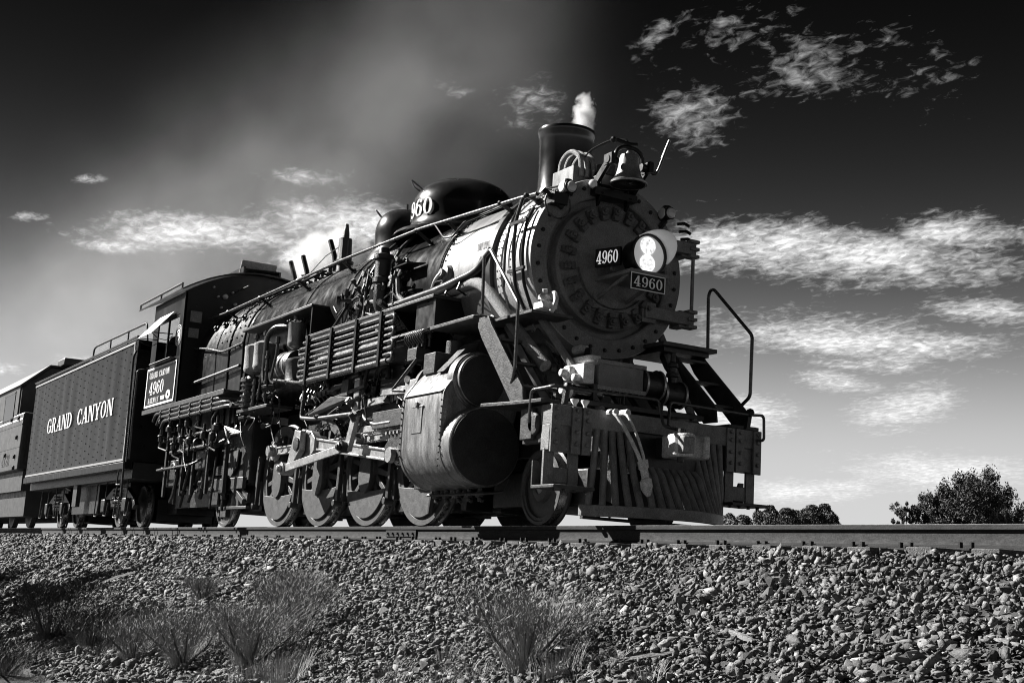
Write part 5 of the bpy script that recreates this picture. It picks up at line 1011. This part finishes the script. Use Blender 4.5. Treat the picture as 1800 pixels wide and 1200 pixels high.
for xt in (-20.1, -14.1):
    TR = MB().prism([(xt - 1.35, .45), (xt - 1.2, .62), (xt - .55, .85), (xt + .55, .85), (xt + 1.2, .62), (xt + 1.35, .45), (xt + 1.2, .36), (xt + .55, .42), (xt - .55, .42), (xt - 1.2, .36)], 'y', -1.08, -.98).build('truck_side', 'cast', TE, bevel=.015)
    MB().prism([(xt - 1.35, .45), (xt - 1.2, .62), (xt - .55, .85), (xt + .55, .85), (xt + 1.2, .62), (xt + 1.35, .45), (xt + 1.2, .36), (xt - 1.2, .36)], 'y', .98, 1.08).build('truck_side', 'cast', TE)
    MB().box(xt - .4, xt + .4, -.95, .95, .4, .95).build('truck_bolster', 'cast', TE)
    for dx in (-.9, .9):
        for s in (-1, 1):
            w = MB().lathe((xt + dx, 0, .44), (0, s, 0), [(.66, .38), (.66, .468), (.69, .468), (.705, .44), (.80, .432), (.80, .37), (.75, .36), (.74, .2), (.8, .14), (.8, 0)], 32, cap=False).build('wheel', 'wheel', TE); MB().lathe((xt + dx, 0, .44), (0, s, 0), [(.707, .4415), (.79, .434)], 32, cap=False).build('tread', 'tread', w)
        MB().box(xt + dx - .16, xt + dx + .16, -1.2, -1.05, .3, .6).build('journal_box', 'cast', TE, bevel=.03); MB().cyl((xt + dx, -.7, .44), (xt + dx, .7, .44), .08, n=10).build('axle', 'steel', TE)
    for dx in (-.22, -.07, .08, .23):
        mb = MB().tube([(xt + dx + .05 * math.cos(a * .9), -1.1 + .05 * math.sin(a * .9), .46 + .012 * a) for a in range(0, 28)], .013, 5); mb.build('coil_spring', 'pipe', TE)
    for dx in (-1.3, -.45, .45, 1.3): MB().tube([(xt + dx, -1.24, .98), (xt + dx, -1.26, .22), (xt + dx + .22, -1.26, .22), (xt + dx + .22, -1.24, .5)], .014, 6, .03).build('brake_strap', 'pipe', TE)
MB().box(-18.4, -15.8, -1.1, 1.1, .3, 1.0).build('water_scoop_frame', 'cast', TE); MB().box(-22.2, -12.0, -.4, .4, .3, .95).build('centre_sill', 'cast', TE)
for xt in (-20.1, -14.1): MB().box(xt - 1.4, xt + 1.4, -.6, .6, .16, .6).build('brake_rigging', 'cast', TE)
# ================================================================== diesel locomotive coupled behind
DI = thing('diesel_locomotive', 'pale grey diesel locomotive coupled behind the tender at the picture edge', 'locomotive', (-30, 0, 0))
xe = -24.0
BD = MB().box(-42, xe, -1.5, 1.5, 1.55, 3.22).build('body', 'diesel', DI, bevel=.06)
CBN = MB().prism([(-1.5, 3.2), (-1.5, 4.05), (-.75, 4.72), (.75, 4.72), (1.5, 4.05), (1.5, 3.2)], 'x', -42, xe - 1.0).build('cab_body', 'diesel', DI, bevel=.02)
MB().prism([(-1.46, 3.22), (-1.46, 4.0), (-.72, 4.66), (.72, 4.66), (1.46, 4.0), (1.46, 3.22)], 'x', xe - 1.0, xe - .9).build('cab_end', 'dieseldark', CBN)
MB().prism([(-1.56, 4.05), (-.78, 4.74), (.78, 4.74), (1.56, 4.05), (1.5, 4.03), (.75, 4.69), (-.75, 4.69), (-1.5, 4.03)], 'x', -42, xe - .75).build('roof', 'dieseldark', DI)
W_ = MB().box(-27.1, -25.65, -1.515, -1.505, 3.12, 3.88).build('side_window', 'glass', DI); MB().box(-27.2, -25.55, -1.52, -1.5, 3.88, 3.95).box(-27.2, -27.1, -1.52, -1.5, 3.1, 3.9).box(-25.65, -25.55, -1.52, -1.5, 3.1, 3.9).build('window_frame', 'dieseldark', W_)
MB().box(xe - .002, xe + .02, -1.35, 1.35, 1.7, 3.1).build('end_plate', 'dieseldark', BD); MB().box(-25.2, -24.3, -.5, .5, 4.72, 4.95).build('roof_fan', 'dieseldark', DI, bevel=.04)
for (xx, z) in ((-24.5, 3.1), (-24.5, 2.55), (-24.5, 2.0), (-24.45, 1.68), (-25.6, 3.12), (-26, 2.1)): MB().box(xx - .3, xx, -1.54, -1.5, z - .025, z + .025).lathe((xx - .06, -1.5, z - .04), (0, -1, 0), [(0, .05), (.06, .05)], 8).build('door_latch', 'dieseldark', BD)
MB().box(-42, xe, -1.506, -1.5, 2.86, 2.9).box(-42, xe, -1.506, -1.5, 2.22, 2.25).build('panel_seam', 'dieseldark', BD); MB().box(-42, xe, -1.505, -1.5, 3.0, 3.06).build('body_stripe', 'worn', BD)
letter('4128', lambda u, v, w: (-26.6 + 1.25 * u, -1.508 - w, 1.74 + .34 * v), 'lettering', 'dieseldark', BD)
MB().box(-42, xe + .1, -1.35, 1.35, 1.0, 1.55).build('underframe', 'dieseldark', DI); MB().box(xe, -22.4, -.15, .15, .75, 1.0).build('coupler', 'cast', DI)
MB().box(-42, -23.9, -1.2, 1.2, .3, 1.0).build('fuel_tank', 'dieseldark', DI)
for xt in (-26.5, -37.5):
    MB().box(xt - 1.9, xt + 1.9, -1.15, -1.0, .35, .85).build('truck_side', 'dieseldark', DI, bevel=.03)
    for dx in (-1.3, 1.3):
        for s in (-1, 1): MB().lathe((xt + dx, 0, .51), (0, s, 0), [(.66, .4), (.66, .535), (.69, .535), (.7, .51), (.8, .5), (.8, .4), (.74, .2), (.8, .1), (.8, 0)], 28, cap=False).build('wheel', 'wheel', DI)
# ================================================================== plants
def leafmesh(pts, nrm, size, asp=2.2):
    """small leaf quads, one per point"""
    n = len(pts); a = RNG.normal(size=(n, 3)); a /= np.linalg.norm(a, axis=1)[:, None]
    a = a + nrm * .9; a /= np.linalg.norm(a, axis=1)[:, None]; b = np.cross(a, RNG.normal(size=(n, 3))); b /= np.linalg.norm(b, axis=1)[:, None]
    s = size * RNG.uniform(.6, 1.4, n)[:, None]; A = a * s * asp / 2; B = b * s / 2
    V = np.stack([pts - A, pts + B * .9, pts + A, pts - B * .9], 1).reshape(-1, 3)
    return V, np.arange(n * 4).reshape(-1, 4)
def fast(name, V, F, m, par, kind=None):
    me = bpy.data.meshes.new(name); k = F.shape[1]; me.vertices.add(len(V)); me.vertices.foreach_set('co', V.astype(np.float32).ravel()); me.loops.add(F.size); me.loops.foreach_set('vertex_index', F.astype(np.int32).ravel())
    me.polygons.add(len(F)); me.polygons.foreach_set('loop_start', np.arange(0, F.size, k, dtype=np.int32)); me.update(calc_edges=True)
    return link(name, me, m, par, smooth=0, kind=kind)
def tree(x, y, zb, h, w, label, n=9000, spires=0, lobes=16, low=.12):
    n = int(n * 1.7); root = thing('juniper_tree', label, 'tree', (x, y, zb), 'junipers beyond the track' if y > 0 else 'unseen junipers added for shade'); tr = MB(); P = []; NN = []; r = random
    if spires:
        for k in range(spires):
            a = 2 * math.pi * k / spires + r.uniform(-.5, .5); o = w * .36 * r.uniform(.3, 1.1); px, py = x + o * math.cos(a), y + o * math.sin(a); hh = h * r.uniform(.7, 1.) ; m = n // spires
            t = RNG.random(m) ** .8; rad = w * .34 * r.uniform(.8, 1.25) * (1 - t) ** .38 * (.7 + .3 * np.sin(t * 26 + k)) ** .5 * RNG.random(m) ** .45 + .02; f = RNG.uniform(0, 6.283, m)
            P.append(np.stack([px + rad * np.cos(f), py + rad * np.sin(f), zb + hh * (.15 + .85 * t)], 1)); NN.append(np.stack([.35 * np.cos(f), .35 * np.sin(f), np.full(m, 1.)], 1))
            tr.tube([(x, y, zb - .1), ((x + px) / 2, (y + py) / 2, zb + hh * .25), (px, py, zb + hh * .85)], [.05 * w, .035 * w, .01 * w], 6)
    else:
        cs = []
        for k in range(lobes):
            zz = h * (low + (.95 - low) * ((k + r.random()) / lobes)); ww = w / 2 * max(.2, math.sin(math.pi * min(1, (zz / h) * .74 + .2))) ** .7
            a = k * 2.4 + r.uniform(-.5, .5); rr = ww * r.uniform(.35, .95); cs.append((Vector((x + rr * math.cos(a), y + rr * math.sin(a), zb + zz)), r.uniform(.10, .19) * w))
        for c, rr in cs: tr.tube([(x, y, zb - .1), (x + (c.x - x) * .2, y + (c.y - y) * .2, zb + (c.z - zb) * .4), tuple(c)], [.045 * w, .025 * w, .006 * w], 6)
        for c, rr in cs:
            sub_ = [(c + Vector((r.gauss(0, .55), r.gauss(0, .55), r.gauss(.1, .5))) * rr, rr * r.uniform(.35, .6)) for _ in range(6)]; per = n // (len(cs) * 6)
            for c2, r2 in sub_:
                v = RNG.normal(size=(per, 3)); v /= np.linalg.norm(v, axis=1)[:, None]; q = v * (r2 * RNG.random(per) ** .5)[:, None]; q[:, 2] += np.maximum(v[:, 2], 0) ** 3 * r2 * .8 * RNG.random(per)
                P.append(q + np.array(c2)); NN.append(v * .6 + np.array([0, 0, .7]))
    tr.build('trunk', 'bark', root)
    V, F = leafmesh(np.concatenate(P), np.concatenate(NN), .042 * (w / 3) ** .4, 2.4); fast('crown', V, F, 'leaf', root); return root
def twigs(x, y, zb, h, w, label):
    root = thing('bare_bush', label, 'bush', (x, y, zb)); mb = MB()
    def br(p, d, l, r_, lev):
        q = p + d * l; mb.tube([p, (p + q) / 2 + Vector((random.gauss(0, .04 * l), random.gauss(0, .04 * l), 0)), q], [r_, r_ * .8, r_ * .55], 5)
        if lev: 
            for _ in range(3): br(p.lerp(q, random.uniform(.45, 1)), (d + Vector((random.gauss(0, .4), random.gauss(0, .4), random.uniform(-.05, .4)))).normalized(), l * random.uniform(.5, .75), r_ * .55, lev - 1)
    for k in range(9): br(Vector((x, y, zb)), Vector((random.gauss(0, w), random.gauss(0, w), 1)).normalized(), h * random.uniform(.35, .5), .035, 3)
    mb.build('branches', 'bark', root)
def gz(a, b): return -1.95 + 3.15 * math.exp(-((a + 19) / 11) ** 2 - ((b - 31) / 12) ** 2)
for (x, y, top, w, lab, nn, sp, lb) in ((-20.5, 33.8, 3.98, 4.0, 'large round juniper tree standing beyond the rail', 42000, 0, 44), (-21.3, 32.9, 3.8, 2.4, 'juniper merging into the flank of the large round one', 22000, 0, 28), (-22.3, 31.9, 3.2, 1.5, 'small juniper just beside the large round tree', 6000, 0, 14),
        (-21.2, 22.8, 2.25, 2.0, 'lowest of the three pointed junipers close to the footboard', 11000, 7, 13), (-20.4, 23.8, 2.55, 2.4, 'middle juniper of the row of three with spiky tops', 16000, 8, 14), (-19.6, 24.7, 2.6, 2.1, 'last pointed juniper of the row towards the large tree', 14000, 7, 13), (-24.3, 18.9, 1.72, 1.4, 'tiny juniper seen under the slatted pilot', 4000, 4, 9),
        (-5.4, -7.3, 2.3, 3.0, 'low unseen juniper added to shade the foot of the slope', 15000, 0, 24), (-11, -7.0, 3.0, 3.4, 'unseen juniper added for shade further along the track', 16000, 0, 26), (-17.5, -8.2, 3.5, 4.2, 'tallest unseen juniper added for shade along the track', 18000, 0, 28)):  # these three stand out of view, added to darken the lower-left slope
    zb = gz(x, y) - .05; tree(x, y, zb, top - zb, w, lab, nn, sp, lb)
twigs(-17.9, 33.4, gz(-17.9, 33.4), 2.6, .45, 'bare leafless bush at the edge of the large juniper')
def blades(cx, cy, n, h, spread, lean, w=.006, base=.06, zoff=0.):
    a = RNG.uniform(0, 2 * math.pi, n); r0 = base * np.sqrt(RNG.random(n)); hh = h * RNG.uniform(.55, 1.1, n); out = spread * RNG.uniform(.1, 1., n)
    B = np.stack([cx + r0 * np.cos(a), cy + r0 * np.sin(a), np.full(n, 0.)], 1); B[:, 2] = [hgt(p[0], p[1]) + zoff for p in B]
    D = np.stack([np.cos(a) * out, np.sin(a) * out, np.zeros(n)], 1); S = np.stack([-np.sin(a + .7), np.cos(a + .7), np.zeros(n)], 1) * w
    V = []
    for t in (0., .45, .8, 1.):
        c = B + D * (t ** 1.6) + np.array([0, 0, 1]) * (hh * (t - lean * t * t * .35))[:, None]; k = (1 - t) * .9 + .1
        V += [c - S * k, c + S * k]
    V = np.stack(V, 1).reshape(-1, 3); F = []
    o = np.arange(n)[:, None] * 8
    for i in range(3): F.append(o + np.array([2 * i, 2 * i + 1, 2 * i + 3, 2 * i + 2]))
    return V, np.concatenate(F)
def shrub(x, y, h, w, n, label, m='sage', wood=8):
    root = thing('desert_shrub', label, 'shrub', (x, y, hgt(x, y)), 'shrubs at the foot of the slope'); zb = hgt(x, y); mb = MB(); P = []; NN = []
    for k in range(wood):
        a = 2 * math.pi * k / wood + random.uniform(-.3, .3); o = random.uniform(.35, .95) * w / 2; e = Vector((x + o * math.cos(a), y + o * math.sin(a), zb + h * random.uniform(.55, .85)))
        mid = Vector((x + o * .55 * math.cos(a), y + o * .55 * math.sin(a), zb + h * .28)); mb.tube([(x, y, zb - .04), tuple(mid), tuple(e)], [.016, .011, .004], 5)
        for _ in range(int(1.7 * n) // wood):
            t = random.random() ** .6; q = mid.lerp(e, t) + Vector((random.gauss(0, .10 * w), random.gauss(0, .10 * w), random.gauss(.02, .07 * h))); P.append(q); NN.append((.5 * math.cos(a), .5 * math.sin(a), 1.4))
    mb.build('stems', 'bark', root); V, F = leafmesh(np.array(P), np.array(NN), .0065, 8.); fast('foliage', V, F, m, root)
    V, F = blades(x, y, n // 8, h * 1.0, w * .6, .35, .0022, .14); fast('shoots', V, F, 'straw' if m != 'leaf' else 'sage', root)
for a in [(7.12, -3.5, .62, 1.05, 2600, 'tall wispy weed with dark branching stems low on the stones'), (3.55, -4.2, .68, 1.15, 3200, 'broad grey-green shrub, the largest of the clump'), (2.35, -4.42, .62, 1.2, 3000, 'rounded shrub at the foot of the slope beside the broad one'),
          (1.35, -2.95, .34, .55, 1200, 'small tuft of brush halfway up the stones'), (-.9, -3.25, .32, .6, 1100, 'little dry shrub above the dark clump'), (3.1, -3.6, .6, .9, 2200, 'upright pale brush behind the broad shrub'), (2.0, -3.25, .42, .7, 1500, 'wispy brush between the small tuft and the pale one'),
          (-2.4, -4.7, .85, 1.9, 3400, 'big dark bush at the shadowed corner', 'leaf'), (-.6, -4.6, .5, 1.1, 1800, 'low dark brush beside the shadowed bush', 'leaf'), (1.0, -4.55, .45, .9, 1600, 'low grey brush in front of the dark rounded shrub', 'sage'), (-.7, -5.5, .4, 1.2, 1800, 'low scrub at the very corner below the shadowed bush', 'leaf')]:  # the leaf-coloured shrubs are darker to paint in the corner's shade
    shrub(*a)
def grass():
    Vs = []; Fs = []; o = 0
    for k in range(230):
        x = random.uniform(-6, 8.6); y = random.uniform(-5.8, -3.55) if x < 6 else random.uniform(-4.2, -3.3)
        if x < 3 and y > -3.9: continue
        V, F = blades(x, y, 26, random.uniform(.07, .18), .12, .6, .0028, .09); Vs.append(V); Fs.append(F + o); o += len(V)
    for (x, y) in ((4.3, -4.25), (4.55, -4.2), (4.1, -4.4), (4.75, -4.32), (7.6, -3.55)):
        V, F = blades(x, y, 150, .22, .09, .25, .0035, .17); Vs.append(V); Fs.append(F + o); o += len(V)
    g = fast('dry_grass', np.concatenate(Vs), np.concatenate(Fs), 'straw', None, 'stuff'); tag(g, 'dry grass at the foot of the embankment', 'grass'); g['kind'] = 'stuff'
grass()
# ================================================================== smoke and steam
def smoke_mat(name, nodes_fn):
    m = bpy.data.materials.new(name); m.use_nodes = True; t = m.node_tree; t.nodes.clear(); MATS[name] = m
    out = N(t, 'ShaderNodeOutputMaterial'); pv = N(t, 'ShaderNodeVolumePrincipled'); pv.inputs['Color'].default_value = (.9, .9, .9, 1); pv.inputs['Anisotropy'].default_value = .2
    t.links.new(pv.outputs[0], out.inputs['Volume']); t.links.new(nodes_fn(t), pv.inputs['Density']); return m
def plume(t):
    L = t.links.new; tc = N(t, 'ShaderNodeTexCoord'); sx = N(t, 'ShaderNodeSeparateXYZ'); L(tc.outputs['Object'], sx.inputs[0]); X, Y, Z = sx.outputs
    # axis of the drifting plume: leaves the chimney, rises and trails back over the train
    s = M(t, 'MAXIMUM', M(t, 'SUBTRACT', 2.0, X), 0.)                       # metres behind the chimney
    a = M(t, 'DIVIDE', M(t, 'SUBTRACT', Z, 6.5), 2.1); b = M(t, 'DIVIDE', Y, M(t, 'MULTIPLY_ADD', s, .06, .7))
    g = M(t, 'EXPONENT', M(t, 'MULTIPLY', M(t, 'ADD', M(t, 'MULTIPLY', a, a), M(t, 'MULTIPLY', b, b)), -1.0))
    n = N(t, 'ShaderNodeTexNoise'); n.inputs['Scale'].default_value = .5; n.inputs['Detail'].default_value = 7; n.inputs['Roughness'].default_value = .55; n.inputs['Distortion'].default_value = .4; L(tc.outputs['Object'], n.inputs['Vector'])
    k = M(t, 'MAXIMUM', M(t, 'MULTIPLY_ADD', n.outputs[0], 3.0, -.95), 0.)
    fade = M(t, 'MULTIPLY', M(t, 'MULTIPLY', M(t, 'SUBTRACT', 2.0, X), .42, clamp=True), M(t, 'DIVIDE', 1., M(t, 'MULTIPLY_ADD', s, .035, 1.)))
    return M(t, 'MULTIPLY', M(t, 'MULTIPLY', M(t, 'MULTIPLY', g, k), fade), .058)
def puff(c, r, d, sc):
    def fn(t):
        L = t.links.new; tc = N(t, 'ShaderNodeTexCoord'); mp = N(t, 'ShaderNodeMapping'); L(tc.outputs['Object'], mp.inputs[0]); mp.inputs['Location'].default_value = tuple(-c[i] / r[i] for i in range(3)); mp.inputs['Scale'].default_value = tuple(1 / q for q in r)
        ln = N(t, 'ShaderNodeVectorMath', operation='LENGTH'); L(mp.outputs[0], ln.inputs[0])
        n = N(t, 'ShaderNodeTexNoise'); n.inputs['Scale'].default_value = sc; n.inputs['Detail'].default_value = 4; n.inputs['Distortion'].default_value = .5; L(tc.outputs['Object'], n.inputs['Vector'])
        return M(t, 'MULTIPLY', M(t, 'MAXIMUM', M(t, 'SUBTRACT', M(t, 'ADD', M(t, 'SUBTRACT', 1., ln.outputs['Value']), M(t, 'MULTIPLY', M(t, 'SUBTRACT', n.outputs[0], .5), 1.6)), .12), 0.), d)
    return fn
smoke_mat('smoke', plume)
sm = MB().box(-30, 2.02, -3.2, 3.2, 4.97, 11).build('smoke', 'smoke', None, smooth=0); sm['kind'] = 'stuff'; tag(sm, 'thin grey smoke drifting back from the chimney over the train', 'smoke')
smoke_mat('steam_a', puff((1.95, .1, 5.12), (.17, .17, .30), 30., 7.)); s1 = MB().box(1.6, 2.4, -.28, .48, 4.95, 5.85).build('steam', 'steam_a', None, smooth=0); s1['kind'] = 'stuff'; tag(s1, 'white wisp of steam at the chimney lip', 'steam')
smoke_mat('steam_b', puff((-7.4, .55, 5.05), (1.5, .6, .7), 7., 2.2)); s2 = MB().box(-9.2, -5.6, -.3, 1.5, 4.5, 6.0).build('steam', 'steam_b', None, smooth=0); s2['kind'] = 'stuff'; tag(s2, 'white steam cloud behind the whistle near the cab', 'steam')
SC.cycles.volume_bounces = 1; SC.cycles.max_bounces = 6; SC.cycles.caustics_reflective = False; SC.cycles.caustics_refractive = False
